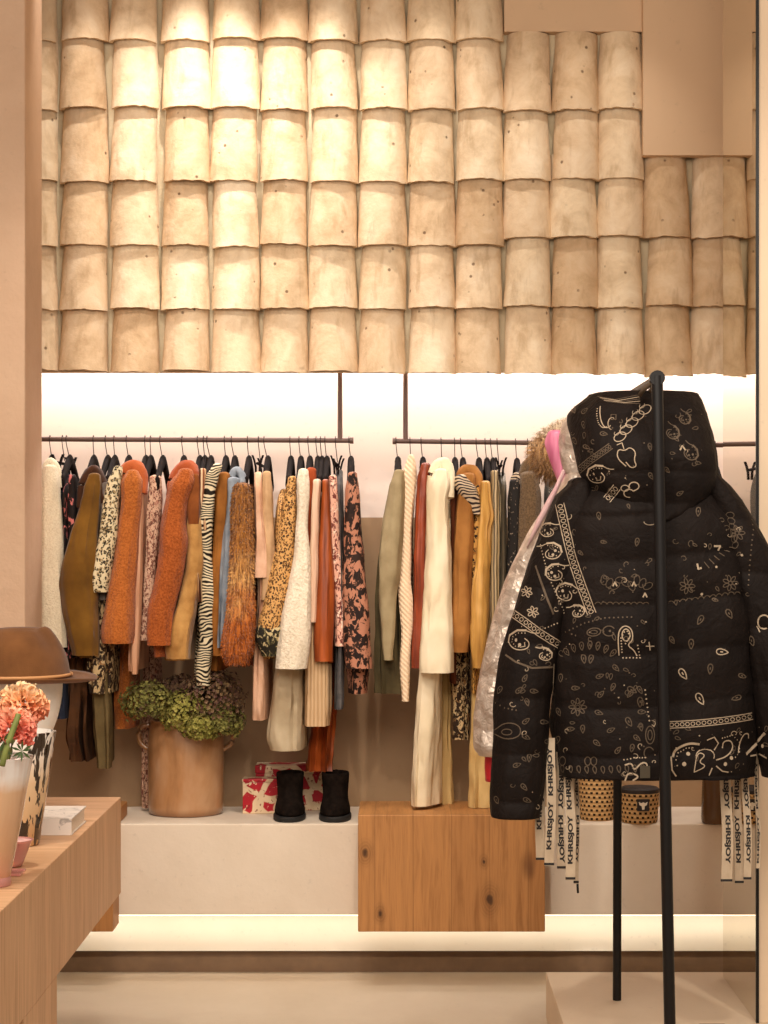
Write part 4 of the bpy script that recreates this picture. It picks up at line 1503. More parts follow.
M_foil = foil()
M_pink = silk('pink_lining', (222, 140, 164), (188, 92, 126))
M_blushfoil = silk('blush_foil', (222, 190, 184), (204, 158, 160))
M_red = plain('red_trim', (196, 22, 36), .5)
sj = thing('silver_jacket', 'crinkled silver jacket with pink lined hood, behind the bandana jacket', 'jacket', (.62, 5.68, 1.8))
part('body', puff([(478, 590, 700), (500, 572, 720), (540, 560, 735), (620, 552, 745), (700, 550, 745), (750, 552, 744)], 5.72, .08, [470, 530, 590, 650, 710, 760], .012, 2.2,
                  bf=lambda t, d: .03 + .045 * min(1, d / .1)), M_foil, sj)
part('sleeve', puff([(476, 564, 582), (500, 549, 580), (530, 530, 574), (560, 514, 566), (590, 502, 556), (620, 492, 545), (660, 483, 534), (700, 477, 528), (735, 473, 524), (748, 473, 522), (755, 478, 520)],
                    5.68, .062, [470, 520, 572, 624, 676, 728, 760], .012, 4.4, pw=2.2), M_foil, sj)
part('hood', puff([(414, 570, 640), (424, 562, 650), (445, 558, 655), (470, 562, 655), (486, 572, 650)], 5.68, .07, [408, 450, 490], .012, 6.1), M_foil, sj)
part('hood_lining', loft_rows([(434, 548, 564), (442, 545, 566), (455, 548, 567), (470, 553, 568), (484, 558, 568)], 5.70, lambda t, d: .03, .08, 3.1), M_pink, sj)
part('lining_edge', G().tube([P(547, 440, 5.71), P(551, 432, 5.7), P(557, 433, 5.69), P(559, 439, 5.69)], .005, 8), M_red, sj)
part('shoulder_piping', G().tube([P(564, 470, 5.60), P(556, 489, 5.60), P(546, 508, 5.605), P(536, 528, 5.61), P(527, 548, 5.62)], [.005, .007, .009, .007, .002], 10), M_blushfoil, sj)
part('cuff_lining', loft_rows([(745, 486, 500), (765, 485, 499), (781, 486, 498)], 5.7, lambda t, d: .03, .03, 5.2, round_top=False), M_red, sj)

# parka with a fur trimmed hood, farthest on the stand
fp = thing('fur_hood_parka', 'olive parka with a fluffy fawn fur hood, behind the silver jacket', 'parka', (.6, 5.95, 1.75))
M_parka = fabric('olive_parka', (70, 54, 36), (52, 40, 26), 12)
M_fluff = furm('fawn_fur', [(-.13, (140, 100, 58)), (-.03, (206, 160, 106)), (.06, (250, 232, 204))])
part('body', puff([(480, 580, 690), (500, 566, 705), (540, 556, 712), (640, 552, 716), (720, 552, 716)], 5.96, .05, [470, 560, 650, 730], .008, 8.2), M_parka, fp)
part('hood', loft_rows([(440, 566, 660), (460, 560, 668), (490, 566, 664)], 5.97, lambda t, d: .06, .05, 1.4), M_parka, fp)
g = G()
ctr = (612, 458)
rings = []
fc = P(ctr[0], ctr[1] - 4, 5.9)
for k in range(56):
    a = 2 * PI * k / 56
    d = Vector((math.cos(a), 0, math.sin(a)))
    o = fc + Vector((d.x * 59 * 5.9 / F, 0, d.z * 17 * 5.9 / F))
    rings.append([o + (d * math.cos(b) + Vector((0, 1, 0)) * math.sin(b)) * .064 for b in [2 * PI * j / 16 for j in range(16)]])
rings.append(rings[0])
g.loft(rings, False, False)
strands(g, 16000, .024, 5, .3, .0008, lift=.6)
part('fur_trim', g, M_fluff, fp)
# ------------------------------------------------------------------ things on the bench
BT = .5305


def bench_at(px, py):
    """point of the bench top seen at a photo pixel"""
    Y = (CAMZ - BT) * F / (py - CY)
    return Vector((P(px, py, Y).x, Y, BT))


def stoneware():
    m = NT('stoneware_glaze')
    v = m.mapped((1, 1, .35))
    col = m.ramp(m.noise(7, 5, .6, .4, v), [(.3, (136, 94, 56)), (.5, (176, 128, 86)), (.7, (194, 152, 114))])
    z = m.sep()[2]
    col = m.mix(m.math('MULTIPLY', m.math('SUBTRACT', 1.0, m.step(z, .0, .03)), .6), col, (120, 76, 42))
    m.color(col)
    m.bump(m.noise(30, 4), .15, .004)
    m.set(rough=.3, spec=.6, coat=.5)
    return m.m


c = bench_at(186, 812)
c.y = 7.268
c.x = P(186, 0, 7.268).x
ck = thing('stoneware_crock', 'tall glazed tan stoneware crock on the bench holding green hydrangeas', 'crock', c)
R = 37.5 * 7.26 / F
H = 94 * 7.26 / F
part('pot', G().lathe([(R * .93, 0), (R * .98, .006), (R, .03), (R * 1.01, H * .3), (R * 1.02, H * .7), (R * 1.0, H * .88), (R * .95, H * .96), (R * .96, H * .985), (R * .98, H), (R * .93, H + .002),
                       (R * .9, H - .02), (R * .9, H * .6), (R * .85, .03)], c, 48, cap1=True), stoneware(), ck, auto=60)
for s in (-1, 1):
    hp = [c + Vector((s * (R * .97), 0, H * .93)), c + Vector((s * (R + .02), 0, H * .93)), c + Vector((s * (R + .034), 0, H * .84)), c + Vector((s * (R + .026), 0, H * .74)), c + Vector((s * (R * .98), 0, H * .68))]
    rs = resample([(i, *p) for i, p in enumerate(hp)], .25)
    part('handle', G().tube([Vector(q[1:]) for q in rs], .0085, 10), bpy.data.materials['stoneware_glaze'], ck)

hyd_mats = []
for i, (a, b, cc) in enumerate((((100, 98, 46), (156, 148, 82), (84, 62, 50)), ((128, 124, 54), (176, 166, 92), (104, 82, 58)), ((112, 84, 66), (138, 116, 78), (84, 52, 54)))):
    m = NT('hydrangea_petal')
    m.color(m.ramp(m.noise(38, 3, .6), [(.3, cc), (.48, a), (.68, b)]))
    m.bump(m.noise(200, 2), .3, .002)
    m.set(rough=.75, spec=.2)
    hyd_mats.append(m.m)
M_stem = plain('green_stem', (132, 142, 70), .6, var=.25)


def hydrangea(px, py, Y, r, mat, label, seed, sq=.8):
    ct = P(px, py, Y)
    base = Vector((c.x + (ct.x - c.x) * .35, c.y + (Y - c.y) * .3, c.z + H * .75))
    t = thing('hydrangea', label, 'flower', base, 'hydrangeas in the stoneware crock')
    rnd = random.Random(seed)
    g = G()
    for k in range(430):
        # florets over the flower head
        zc = 1 - 1.75 * (k + .5  ) / 430
        a = k * 2.39996
        q = math.sqrt(max(0, 1 - zc * zc))
        n = Vector((q * math.cos(a), q * math.sin(a), zc))
        bump_ = 1 + .16 * noise.noise(n * 2.2 + Vector((seed, 0, 0)))
        p = ct + Vector((n.x * r, n.y * r, n.z * r * sq)) * bump_ * rnd.uniform(.8, 1.06)
        u = n.cross(Vector((0, 0, 1)))
        u = u.normalized() if u.length > .05 else Vector((1, 0, 0))
        v = n.cross(u)
        sp = rnd.uniform(0, PI)
        s = rnd.uniform(.0065, .0105)
        n = (n + Vector((rnd.uniform(-.6, .6), rnd.uniform(-.6, .6), rnd.uniform(-.6, .6)))).normalized()
        u = n.cross(Vector((.3, .2, 1))).normalized()
        v = n.cross(u)
        tilt = n * rnd.uniform(.1, .7)
        for j in range(4):
            b = sp + j * PI / 2 + rnd.uniform(-.15, .15)
            d = (u * math.cos(b) + v * math.sin(b) + tilt).normalized()
            w = n.cross(d).normalized()
            g.add([p, p + d * s * .55 + w * s * .5 + n * .002, p + d * s * 1.05 + n * .001, p + d * s * .55 - w * s * .5 + n * .002], [(0, 1, 2, 3)])
    part('bloom', g, mat, t, smooth=False)
    rs = [base + (ct - base) * (i / 6) + Vector((0, 0, .015 * math.sin(PI * i / 6))) for i in range(7)]
    part('stem', G().tube(rs, .004, 8), M_stem, t)


hydrangea(147, 702, 7.11, 25 * 7.2 / F, hyd_mats[0], 'round green hydrangea at the left edge of the stoneware crock', 1)
hydrangea(184, 714, 7.13, 22 * 7.2 / F, hyd_mats[1], 'bright green hydrangea in the middle front of the stoneware crock', 2, .95)
hydrangea(213, 699, 7.16, 31 * 7.2 / F, hyd_mats[2], 'mauve brown hydrangea standing highest in the stoneware crock', 3, .95)
hydrangea(222, 722, 7.14, 21 * 7.2 / F, hyd_mats[0], 'green hydrangea drooping over the right rim of the crock', 4)
hydrangea(180, 692, 7.24, 22 * 7.2 / F, hyd_mats[2], 'dark mauve hydrangea at the back of the stoneware crock', 5, .7)
hydrangea(201, 726, 7.11, 17 * 7.2 / F, hyd_mats[1], 'small green hydrangea hanging low on the front of the crock', 6, .9)


def box_print():
    m = NT('red_cream_print')
    v = m.warp(.05, 9)
    d = m.voro(13, v, 'DISTANCE_TO_EDGE')
    col = m.mix(m.step(d, .10, .14), (226, 198, 160), (178, 22, 38))
    n1 = m.noise(26, 3, .6, 1.4)
    col = m.mix(m.step(n1, .60, .63), col, (230, 204, 168))
    n2 = m.noise(60, 2, .6, 1.0, m.mapped(loc=(4, 2, 7)))
    col = m.mix(m.math('MULTIPLY', m.step(n2, .62, .65), .8), col, (120, 14, 26))
    m.color(col)
    m.set(rough=.5, spec=.35)
    return m.m


M_boxp = box_print()
M_edge = plain('box_edge', (150, 24, 32), .6)


def print_box(x0, x1, ytop, y0, y1, label, lid):
    a, b = P(x0, 0, y0).x, P(x1, 0, y0).x
    z1 = P(0, ytop, y0).z
    t = thing('gift_box', label, 'box', ((a + b) / 2, (y0 + y1) / 2, BT), None)
    lz = z1 - lid
    part('box_body', G().box((a + .002, y0 + .002, BT), (b - .002, y1 - .002, lz)), M_boxp, t, smooth=False, bevel=.002)
    part('lid', G().box((a, y0, lz + .0005), (b, y1, z1)), M_boxp, t, smooth=False, bevel=.003)


print_box(242, 290, 779, 7.25, 7.325, 'smaller red and cream printed box in front, beside the left boot', .012)
print_box(255, 331, 765.5, 7.335, 7.44, 'larger red and cream printed box standing behind the black boots', .028)


def boot_mat():
    m = NT('black_sheepskin')
    m.color(m.ramp(m.noise(40, 3), [(.3, (16, 11, 9)), (.7, (34, 26, 21))]))
    m.bump(m.noise(220, 3), .6, .003)
    m.set(rough=.95, spec=.05)
    return m.m


M_boot = boot_mat()
M_sole = plain('black_rubber_sole', (22, 20, 19), .7, bump=.2)


def boot(px, label, mirror):
    x = P(px, 0, 7.06).x
    t = thing('boot', label, 'boot', (x, 7.14, BT), 'pair of black sheepskin boots')
    hw = 14.2 * 7.08 / F
    g = G()
    rings = []
    n = 28
    # (height, front Y, back Y, half width)
    prof = [(.016, 7.032, 7.235, hw * 1.08), (.03, 7.028, 7.237, hw * 1.10), (.046, 7.034, 7.236, hw * 1.07), (.062, 7.05, 7.234, hw * .99), (.078, 7.078, 7.232, hw * .92),
            (.095, 7.098, 7.231, hw * .90), (.12, 7.106, 7.232, hw * .93), (.15, 7.104, 7.235, hw * .97), (.172, 7.102, 7.237, hw * 1.0), (.180, 7.104, 7.236, hw * .98), (.181, 7.112, 7.228, hw * .85), (.15, 7.114, 7.226, hw * .82)]
    for z, yf, yb, w in prof:
        ring = []
        for j in range(n):
            a = 2 * PI * j / n
            ca, sa = math.cos(a), math.sin(a)
            xx = math.copysign(abs(ca) ** .85, ca) * w
            front = max(0, -sa)
            k = 1 - .12 * front if z < .08 else 1
            ring.append(Vector((x + xx * k + mirror * .006 * front * (z < .07), (yf + yb) / 2 + sa * (yb - yf) / 2, BT + z)))
        rings.append(ring)
    for ring in rings:
        for v in ring:
            v.z = BT + (v.z - BT) * .86
    g.loft(rings, True, True)
    part('upper', g, M_boot, t, sub=1)
    s = G()
    rs = []
    for z, gr in ((0, 1.0), (.004, 1.03), (.015, 1.03), (.018, 1.0)):
        rs.append([Vector((x + math.copysign(abs(math.cos(a)) ** .8, math.cos(a)) * hw * 1.12 * gr, 7.134 + math.sin(a) * .108 * gr, BT + z)) for a in [2 * PI * j / n for j in range(n)]])
    s.loft(rs)
    part('sole', s, M_sole, t, auto=40)
    pl = G().tube([(x - .004, 7.24, BT + .13), (x - .004, 7.245, BT + .152), (x + .004, 7.245, BT + .152)], .003, 6)
    part('pull_tab', pl, M_boot, t)


boot(288.5, 'left black sheepskin ankle boot standing in front of the printed boxes', 1)
boot(334.5, 'right black sheepskin ankle boot standing next to the knotty oak block', -1)


def weave():
    m = NT('seagrass_weave')
    uv = m.sep(m.uv())
    row = m.math('FLOOR', uv[1])
    off = m.math('MULTIPLY', m.math('MODULO', row, 2.0), .5)
    fu = m.math('ABSOLUTE', m.math('SUBTRACT', m.math('FRACT', m.math('ADD', uv[0], off)), .5))
    fv = m.math('ABSOLUTE', m.math('SUBTRACT', m.math('FRACT', uv[1]), .5))
    hole = m.math('MULTIPLY', m.math('LESS_THAN', fu, .24), m.math('LESS_THAN', fv, .27))
    col = m.mix(hole, m.mix(m.noise(60, 3), (212, 172, 118), (172, 128, 78)), (40, 26, 16))
    m.color(col)
    m.bump(m.math('MULTIPLY', m.math('SUBTRACT', .5, fv), m.math('SUBTRACT', 1.0, hole)), .8, .006)
    m.set(rough=.85, spec=.2)
    return m.m


M_weave = weave()
M_lid = plain('dark_lid', (40, 28, 22), .7, bump=.3, var=.3)


def basket(px, py, wpx, hpx, label, top, emblem):
    q = bench_at(px, py - 3)
    r = wpx / 2 * q.y / F
    h = hpx * q.y / F
    t = thing('woven_basket', label, 'basket', q)
    n = 40
    uvf = lambda co: ((math.atan2(co.y - q.y, co.x - q.x) / (2 * PI)) * 2 * PI * r / .0185, (co.z - q.z) / .0145)
    part('basket_wall', G().lathe([(r * .9, 0), (r * .96, .004), (r, h * .3), (r * top, h * .92), (r * top * 1.02, h * .97), (r * top, h), (r * top * .93, h - .004), (r * .9, h * .5)], q, n), M_weave, t, uvfn=uvf, auto=50)
    if emblem:
        part('lid', G().lathe([(r * top * 1.02, h + .0005), (r * top * 1.03, h + .012), (r * top * .9, h + .018), (.01, h + .02)], q, n), M_lid, t, auto=50)
        pg = G().box((P(637, 0, q.y - r).x, q.y - r * 1.03 - .003, P(0, 811, q.y - r).z), (P(649, 0, q.y - r).x, q.y - r * 1.0 - .001, P(0, 799, q.y - r).z))
        e = part('emblem_patch', pg, M_lid, t, smooth=False)
        f = lambda x, y: Vector((P(x, 0, q.y - r).x, q.y - r * 1.03 - .0042, P(0, y, q.y - r).z))
        pts = [(638.5, 801.5), (641, 803), (643, 802), (645, 803), (647.5, 801.5), (646.6, 805), (644.6, 806), (644.2, 809.5), (642, 809.5), (641.4, 806), (639.4, 805)]
        part('emblem', G().add([f(*p) for p in pts], [tuple(range(len(pts)))]), plain('emblem_white', (226, 210, 186), .7), t, e, smooth=False)


basket(597, 822, 36, 58, 'taller woven seagrass basket half hidden under the bandana jacket hem', 1.02, False)
basket(639.5, 825, 37, 30, 'low woven basket with a dark emblem patch between the two poles', 1.04, True)

q = bench_at(715, 823)
gv = NT('brown_glass')
gv.color((112, 80, 50))
gv.set(rough=.12, trans=.35, ior=1.45)
vs = thing('glass_vase', 'smoky brown glass vase at the right end of the bench behind the straps', 'vase', q)
r = 14 * q.y / F
part('vessel', G().lathe([(r * .85, 0), (r * .95, .004), (r, .02), (r * .93, .12), (r * .85, .2), (r * .8, .25), (r * .83, .26), (r * .78, .262), (r * .76, .2), (r * .84, .02)], q, 36), gv.m, vs, auto=50)

# ------------------------------------------------------------------ things on the oak table
TT = .7505


def felt():
    m = NT('brown_felt')
    m.color(m.ramp(m.noise(14, 3), [(.3, (98, 62, 34)), (.7, (118, 77, 43))]))
    m.bump(m.noise(260, 3), .35, .002)
    m.set(rough=.95, spec=.15, sheen=.15)
    return m.m


M_felt = felt()
HY = 5.5
hs = HY / F
hx = P(18, 0, HY).x
zb = P(0, 682, HY).z
# bust
bu = thing('mannequin_head', 'smooth white mannequin head on the oak table wearing the brown hat', 'mannequin head', (hx, HY, TT))
M_bust = NT('frosted_white')
M_bust.color((252, 244, 234))
M_bust.b.inputs['Subsurface Weight'].default_value = .1
M_bust.b.inputs['Subsurface Radius'].default_value = (.03, .025, .02)
M_bust.set(rough=.3, spec=.5)
rings = []
for z, w, d, dx in ((TT, .085, .085, 0), (TT + .012, .085, .085, 0), (TT + .03, .06, .06, 0), (TT + .1, .05, .055, .002), (TT + .15, .052, .06, .004), (TT + .185, .062, .08, .004), (TT + .2, .072, .094, .002), (TT + .225, .088, .105, 0),
                    (TT + .26, .102, .112, 0), (TT + .3, .112, .118, 0), (TT + .345, .1175, .121, 0), (TT + .39, .115, .121, 0), (TT + .43, .105, .11, 0), (TT + .455, .08, .085, 0), (TT + .465, .03, .03, 0)):
    rings.append([Vector((hx + dx + w * math.cos(2 * PI * j / 36), HY + d * math.sin(2 * PI * j / 36) - (.018 * max(0, math.cos(2 * PI * j / 36 + PI / 2)) ** 6 if TT + .24 < z < TT + .34 else 0), z)) for j in range(36)])
part('head', G().loft(rings), M_bust.m, bu, sub=1)

hat = thing('felt_hat', 'brown felt fedora with a thin cord band on the white mannequin head', 'hat', (hx, HY, zb))
M_cord = plain('hat_cord', (196, 142, 92), .7)
n = 72


def crown_pt(a, t):
    """crown from band (t=0) to top (t=1), pinched at the front and creased on top"""
    x, y = math.cos(a), math.sin(a)
    w = .142 - .016 * t - .014 * t * t - .03 * t ** 6
    pinch = 0
    for s in (.55,):
        for b in (0.35, -.5):
            d = math.atan2(math.sin(a - b), math.cos(a - b))
            pinch += .016 * math.exp(-(d / .35) ** 2) * math.exp(-((t - .8) / .25) ** 2)
    w -= pinch
    h = .124 * t
    h += .012 * t * math.exp(-(math.atan2(math.sin(a + .1), math.cos(a + .1)) / .4) ** 2)
    return Vector((hx + x * w * .96, HY + y * w * 1.05, zb + .012 + h))


rings = [[crown_pt(2 * PI * j / n, t) for j in range(n)] for t in (0, .12, .25, .4, .55, .7, .82, .9, .96)]
last = rings[-1]
cen = sum(last, Vector()) / n
for k, (q_, dz) in enumerate(((.9, .004), (.7, .0), (.45, -.014), (.2, -.022))):
    rings.append([cen + (p - cen) * q_ + Vector((0, 0, dz + .006 * abs(math.sin(2 * PI * j / n)))) for j, p in enumerate(last)])
part('crown', G().loft(rings, False, True), M_felt, hat)
g = G()
rings = []
for rr, dz in ((.134, .010), (.15, .003), (.175, .0), (.198, .003), (.2055, .007), (.206, .010), (.197, .0065), (.175, .0035), (.15, .0065), (.138, .014)):
    rings.append([Vector((hx + rr * math.cos(a), HY + rr * 1.06 * math.sin(a), zb + dz + (.012 * abs(math.sin(a)) - .008 * math.cos(a) * 0) * (rr - .134) / .07)) for a in [2 * PI * j / n for j in range(n)]])
g.loft(rings, False, False)
part('brim', g, M_felt, hat)
part('cord_band', G().tube([crown_pt(2 * PI * j / 48, .06) + Vector((math.cos(2 * PI * j / 48), math.sin(2 * PI * j / 48), 0)) * .003 for j in range(49)], .0045, 8), M_cord, hat)


# vases
def vase_profile(rb, rt, h, th=.006):
    return [(rb * .9, 0), (rb, .004), (rb + (rt - rb) * .25, h * .25), (rb + (rt - rb) * .52, h * .5), (rb + (rt - rb) * .78, h * .78), (rt, h), (rt - th, h + .001), (rb + (rt - rb) * .5 - th, h * .5), (rb - th, .03)]


def tort():
    m = NT('tortoise_glass')
    v = m.warp(.03, 18, m.mapped((1, 1, .24)))
    n1 = m.noise(44, 3, .55, .5, v)
    n2 = m.noise(60, 2, .5, .4, v)
    f = m.math('ADD', n1, m.math('MULTIPLY', m.math('SUBTRACT', n2, .5), .25))
    z = m.sep()[2]
    ground = m.ramp(m.math('DIVIDE', z, .28), [(0, (196, 152, 104)), (.55, (222, 190, 150)), (.85, (248, 240, 230))])
    col = m.mix(m.step(f, .53, .56), ground, (34, 22, 16))
    m.color(col)
    m.set(rough=.12, spec=.6, coat=.5)
    return m.m


vp = Vector((P(17, 0, 5.05).x, 5.05, TT))
va = thing('tortoise_vase', 'cream glass vase with black tortoiseshell streaks behind the flowers', 'vase', vp)
part('vessel', G().lathe(vase_profile(.054, .0925, .272), vp, 56, wob=lambda a, z: 1 + .012 * math.sin(a * 5) * (z > .2)), tort(), va, auto=60)

fv = Vector((P(-13, 0, 4.47).x, 4.47, TT))


def blush_glass():
    m = NT('blush_glass')
    z = m.sep()[2]
    st = m.noise(30, 3, .5, .3, m.mapped((1, 1, .08)))
    zz = m.math('ADD', z, m.math('MULTIPLY', m.math('SUBTRACT', m.noise(40, 2), .5), .012))
    col = m.ramp(m.math('DIVIDE', zz, .275), [(0, (232, 150, 124)), (.08, (236, 176, 146)), (.3, (224, 178, 136)), (.74, (232, 194, 156)), (.80, (250, 236, 222)), (.86, (255, 252, 248)), (1, (250, 244, 240))])
    col = m.mix(m.math('MULTIPLY', m.step(st, .5, .7), .35), col, (214, 160, 120))
    m.color(col)
    m.set(rough=.1, spec=.6, trans=.25, ior=1.4, coat=.4)
    return m.m


fr = thing('blush_vase', 'blush pink glass vase with a milky rim, nearest on the oak table', 'vase', fv)
part('vessel', G().lathe(vase_profile(.047, .0975, .274), fv, 56), blush_glass(), fr, auto=60)
pk = NT('pink_glass')
pk.color((252, 190, 180))
pk.set(rough=.06, trans=.55, ior=1.45)
part('foot', G().lathe([(.05, .0002), (.052, .004), (.05, .02), (.046, .03)], fv - Vector((0, 0, .0)), 48), pk.m, fr, auto=60)


def ruffle(px, py, Y, r, stops, label, seed, stem_to):
    ct = P(px, py, Y)
    t = thing('ranunculus', label, 'flower', stem_to, 'ruffled flowers in the blush vase')
    rnd = random.Random(seed)
    m = NT('ruffled_petal')
    z = m.math('ADD', m.sep()[2], m.math('MULTIPLY', m.math('SUBTRACT', m.noise(60, 3), .5), .05))
    dz = ct.z - stem_to.z
    m.color(m.ramp(m.math('DIVIDE', m.math('SUBTRACT', z, dz - r), 2 * r), stops))
    m.b.inputs['Subsurface Weight'].default_value = .15
    m.b.inputs['Subsurface Radius'].default_value = (.01, .005, .003)
    m.set(rough=.7, spec=.2)
    g = G()
    N = 150
    for k in range(N):
        zc = 1 - 1.7 * (k + .5) / N
        a = k * 2.39996 + rnd.uniform(-.2, .2)
        q = math.sqrt(max(0, 1 - zc * zc))
        nrm = Vector((q * math.cos(a), q * math.sin(a), zc * .8)).normalized()
        u = nrm.cross(Vector((0, 0, 1)))
        u = u.normalized() if u.length > .05 else Vector((1, 0, 0))
        v = nrm.cross(u).normalized()
        rot = rnd.uniform(0, 2 * PI)
        u2 = u * math.cos(rot) + v * math.sin(rot)
        v2 = nrm.cross(u2)
        inner = r * rnd.uniform(.45, .6)
        ph = rnd.uniform(0, 6)
        def fn(s_, t_, nrm=nrm, u2=u2, v2=v2, inner=inner, ph=ph, L=r * rnd.uniform(.4, .58), W=r * rnd.uniform(.2, .3)):
            w = (s_ - .5) * 2
            wav = math.sin(w * 5 + ph) * .12 * t_ * r
            return ct + nrm * (inner + L * t_) + u2 * (w * W * (.35 + .65 * t_)) + v2 * (wav + t_ * t_ * r * .14)
        g.grid(fn, 6, 3)
    part('bloom', g, m.m, t)
    sp = [stem_to + (ct - stem_to) * (i / 8) * .92 + Vector((.006 * math.sin(i * .5), 0, 0)) for i in range(9)]
    part('stem', G().tube(sp, .0048, 8), M_stem, t)
    return t


s0 = Vector((fv.x + .01, fv.y - .01, TT + .2))
ruffle(23, 706, 4.55, .05, [(0, (244, 142, 112)), (.4, (252, 172, 132)), (.75, (255, 206, 156)), (1, (255, 226, 186))], 'yellow peach ruffled flower, upper bloom above the blush vase', 4, s0 + Vector((0, .05, 0)))
ruffle(13, 729, 4.44, .047, [(0, (240, 120, 104)), (.5, (252, 156, 134)), (1, (255, 196, 160))], 'coral pink ruffled flower leaning low over the blush vase', 9, s0 - Vector((.02, .0, 0)))
# a bare green stem with a leafy tip in front of the flowers
gs = thing('green_sprig', 'thick green stem with narrow leaves rising from the blush vase', 'sprig', s0)
pts = [P(2, 766, 4.36), P(6, 750, 4.36), P(11, 735, 4.365), P(16, 722, 4.37), P(18.5, 714, 4.375)]
part('stem', G().tube([Vector(q[1:]) for q in resample([(i, *p) for i, p in enumerate(pts)], .25)], .0062, 10), M_stem, gs)
lf = G()
rnd = random.Random(2)
for bx, by, k, sc in ((22, 751, 9, .028), (3, 742, 6, .03), (1, 752, 5, .03)):
    o = P(bx, by, 4.4)
    for j in range(k):
        a = 2 * PI * j / k + rnd.uniform(-.2, .2)
        d = Vector((math.cos(a), rnd.uniform(-.5, .1), math.sin(a))).normalized()
        w = d.cross(Vector((0, 1, 0))).normalized() * sc * .1
        L = sc * rnd.uniform(.7, 1.1)
        lf.add([o, o + d * L * .5 + w, o + d * L, o + d * L * .5 - w], [(0, 1, 2, 3)])
part('leaf', lf, plain('sprig_leaf', (62, 84, 38), .6), gs, smooth=False)

# pink dish; the pink reflection before it is built as a thin sheet
dq = Vector((P(12, 0, 4.72).x, 4.72, TT))
dish = thing('glass_dish', 'small pink glass dish on the table beside the blush vase', 'dish', dq)
part('bowl', G().lathe([(.018, .001), (.024, .003), (.03, .02), (.044, .055), (.049, .0605), (.046, .061), (.038, .045), (.02, .02)], dq, 40, cap1=True), pk.m, dish, auto=60)
mk = plain('pink_powder', (244, 196, 196), .5)
part('filling', G().lathe([(.0445, .0565), (.043, .0585), (.001, .0595)], dq, 40, cap0=False), mk, dish)
tq = Vector((P(20, 0, 4.66).x, 4.66, TT))
tag(link('pink_reflection', G().box((P(4, 0, 4.6).x, 4.585, TT), (P(37, 0, 4.78).x - .003, 4.655, TT + .006)), pk.m, None, tq, smooth=False, bevel=.001), 'flat sheet shaped as the pink reflection before the small pink glass dish', 'reflection')

# book
bz = .041
bk = thing('hardback_book', 'white hardback book with grey sketch on its cover, on the oak table', 'book', (P(60, 0, 5.3).x, 5.34, TT))
x1, x0 = P(72, 0, 5.215).x, P(18, 0, 5.215).x - .03
M_cov = NT('white_cover')
nn = M_cov.noise(16, 4, .6, 2.0, M_cov.mapped((1, 2.4, 1)))
M_cov.color(M_cov.mix(M_cov.step(nn, .56, .64), (232, 222, 212), (172, 164, 158)))
M_cov.set(rough=.4)
M_pages = stripes('book_pages', [(236, 220, 200), (214, 196, 174)], .003, 2, 0)
part('back_cover', G().box((x0, 5.21, TT), (x1, 5.452, TT + .003)), M_cov.m, bk, smooth=False)
part('pages', G().box((x0, 5.214, TT + .0032), (x1 - .004, 5.448, TT + bz - .0032)), M_pages, bk, smooth=False)
part('front_cover', G().box((x0, 5.21, TT + bz - .003), (x1, 5.452, TT + bz)), M_cov.m, bk, smooth=False)
part('spine', G().box((x0, 5.207, TT), (x1, 5.2098, TT + bz)), M_cov.m, bk, smooth=False)
# ------------------------------------------------------------------ light
def lamp(name, typ, loc, energy, color, target=None, **kw):
    d = bpy.data.lights.new(name, typ)
    d.energy = energy
    d.color = color
    for k, v in kw.items():
        setattr(d, k, v)
    o = bpy.data.objects.new(name, d)
    COL.objects.link(o)
    o.location = loc
    if target is not None:
        o.rotation_euler = (Vector(target) - Vector(loc)).to_track_quat('-Z', 'Y').to_euler()
    return o


WARM = (1.0, .9, .785)
WARM2 = (1.0, .92, .83)
# strip hidden in the slot behind the tiled bulkhead
lamp('slot_light', 'AREA', (0, 7.36, 2.2), 25, (1, .9, .84), (0, 7.37, 1.0), shape='RECTANGLE', size=3.6, size_y=.1)
# strip under the bench, thrown back on the plinth
lamp('bench_light', 'AREA', (.1, 7.05, .2), 1.15, (1, .88, .7), (.1, 7.16, .145), shape='RECTANGLE', size=3.4, size_y=.012, spread=math.radians(110))
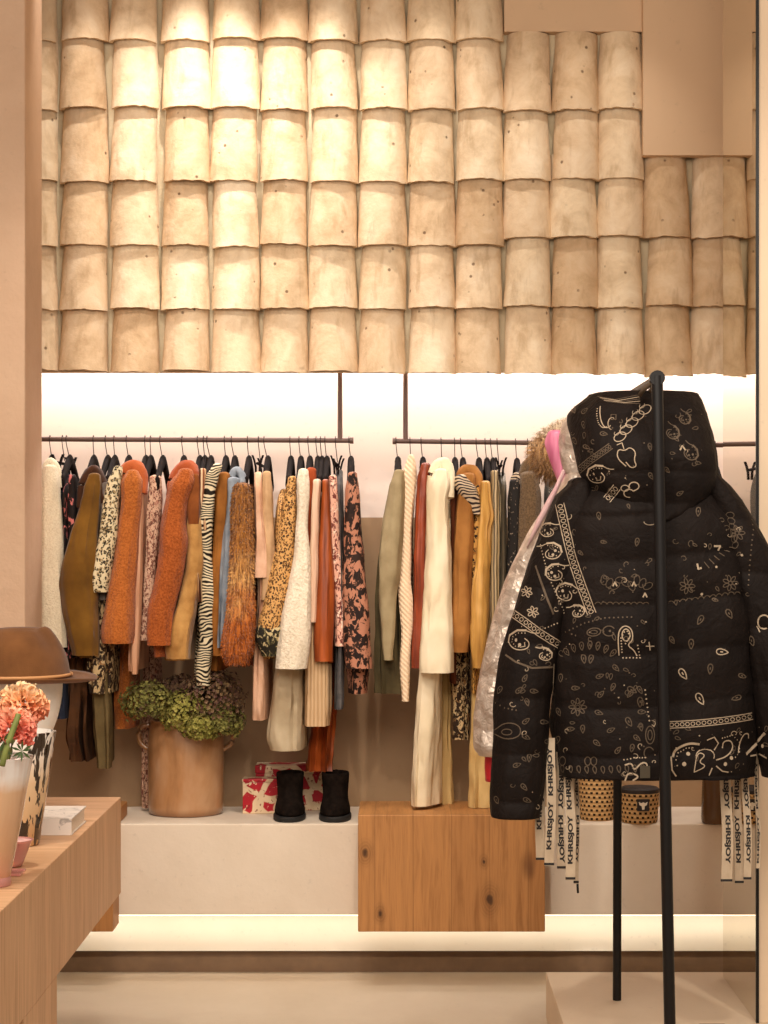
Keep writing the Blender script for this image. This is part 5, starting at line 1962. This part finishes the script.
# ceiling spots on the tiles
for x, y, e, tx, tz in ((-.62, 6.55, 40, -.64, 2.6), (-.32, 6.55, 36, -.32, 2.5), (-1.0, 6.55, 20, -.98, 2.4), (.1, 6.55, 17, .1, 2.4), (.62, 6.4, 13, .6, 2.3)):
    lamp('tile_spot', 'SPOT', (x, y, 3.55), e, WARM2, (tx, 7.05, tz), spot_size=math.radians(64), spot_blend=.9, shadow_soft_size=.025)
lamp('tile_fill', 'SPOT', (-.45, 4.9, 3.5), 62, WARM2, (-.45, 7.05, 2.45), spot_size=math.radians(44), spot_blend=1.0, shadow_soft_size=.05)  # added front fill that lifts the tiles and softens their shadows
# ceiling spots on clothes, table, floor
for x, y, e, tx, ty, tz in ((-.9, 4.9, 100, -.75, 7.1, .75), (.1, 4.9, 104, .1, 7.1, .55), (-1.2, 4.0, 120, -1.0, 5.0, .75), (1.5, 3.4, 130, 1.3, 5.8, 1.6), (-.2, 3.6, 110, 0, 6.6, 0), (.75, 6.2, 14, .75, 6.25, .14)):
    lamp('ceiling_spot', 'SPOT', (x, y, 3.55), e, WARM, (tx, ty, tz), spot_size=math.radians(50), spot_blend=.9, shadow_soft_size=.05)
lamp('room_light', 'AREA', (-.3, 2.4, 3.0), 92, WARM, (-.2, 6.5, .4), shape='RECTANGLE', size=3.5, size_y=1.2)

w = bpy.data.worlds.new('room_ambience')
SC.world = w
w.use_nodes = True
w.node_tree.nodes['Background'].inputs[0].default_value = (1.0, .87, .74, 1)
w.node_tree.nodes['Background'].inputs[1].default_value = .3

# ------------------------------------------------------------------ camera
cam = bpy.data.cameras.new('camera')
cam.sensor_fit = 'AUTO'
cam.sensor_width = 36
cam.lens = 36 * F / 1024
cam.shift_x = (384 - CX) / 1024
cam.shift_y = (CY - 512) / 1024
co = bpy.data.objects.new('camera', cam)
COL.objects.link(co)
co.location = (0, 0, CAMZ)
co.rotation_euler = (PI / 2, 0, 0)
SC.camera = co
SC.view_settings.view_transform = 'Standard'
SC.view_settings.look = 'None'
SC.view_settings.exposure = 0.22
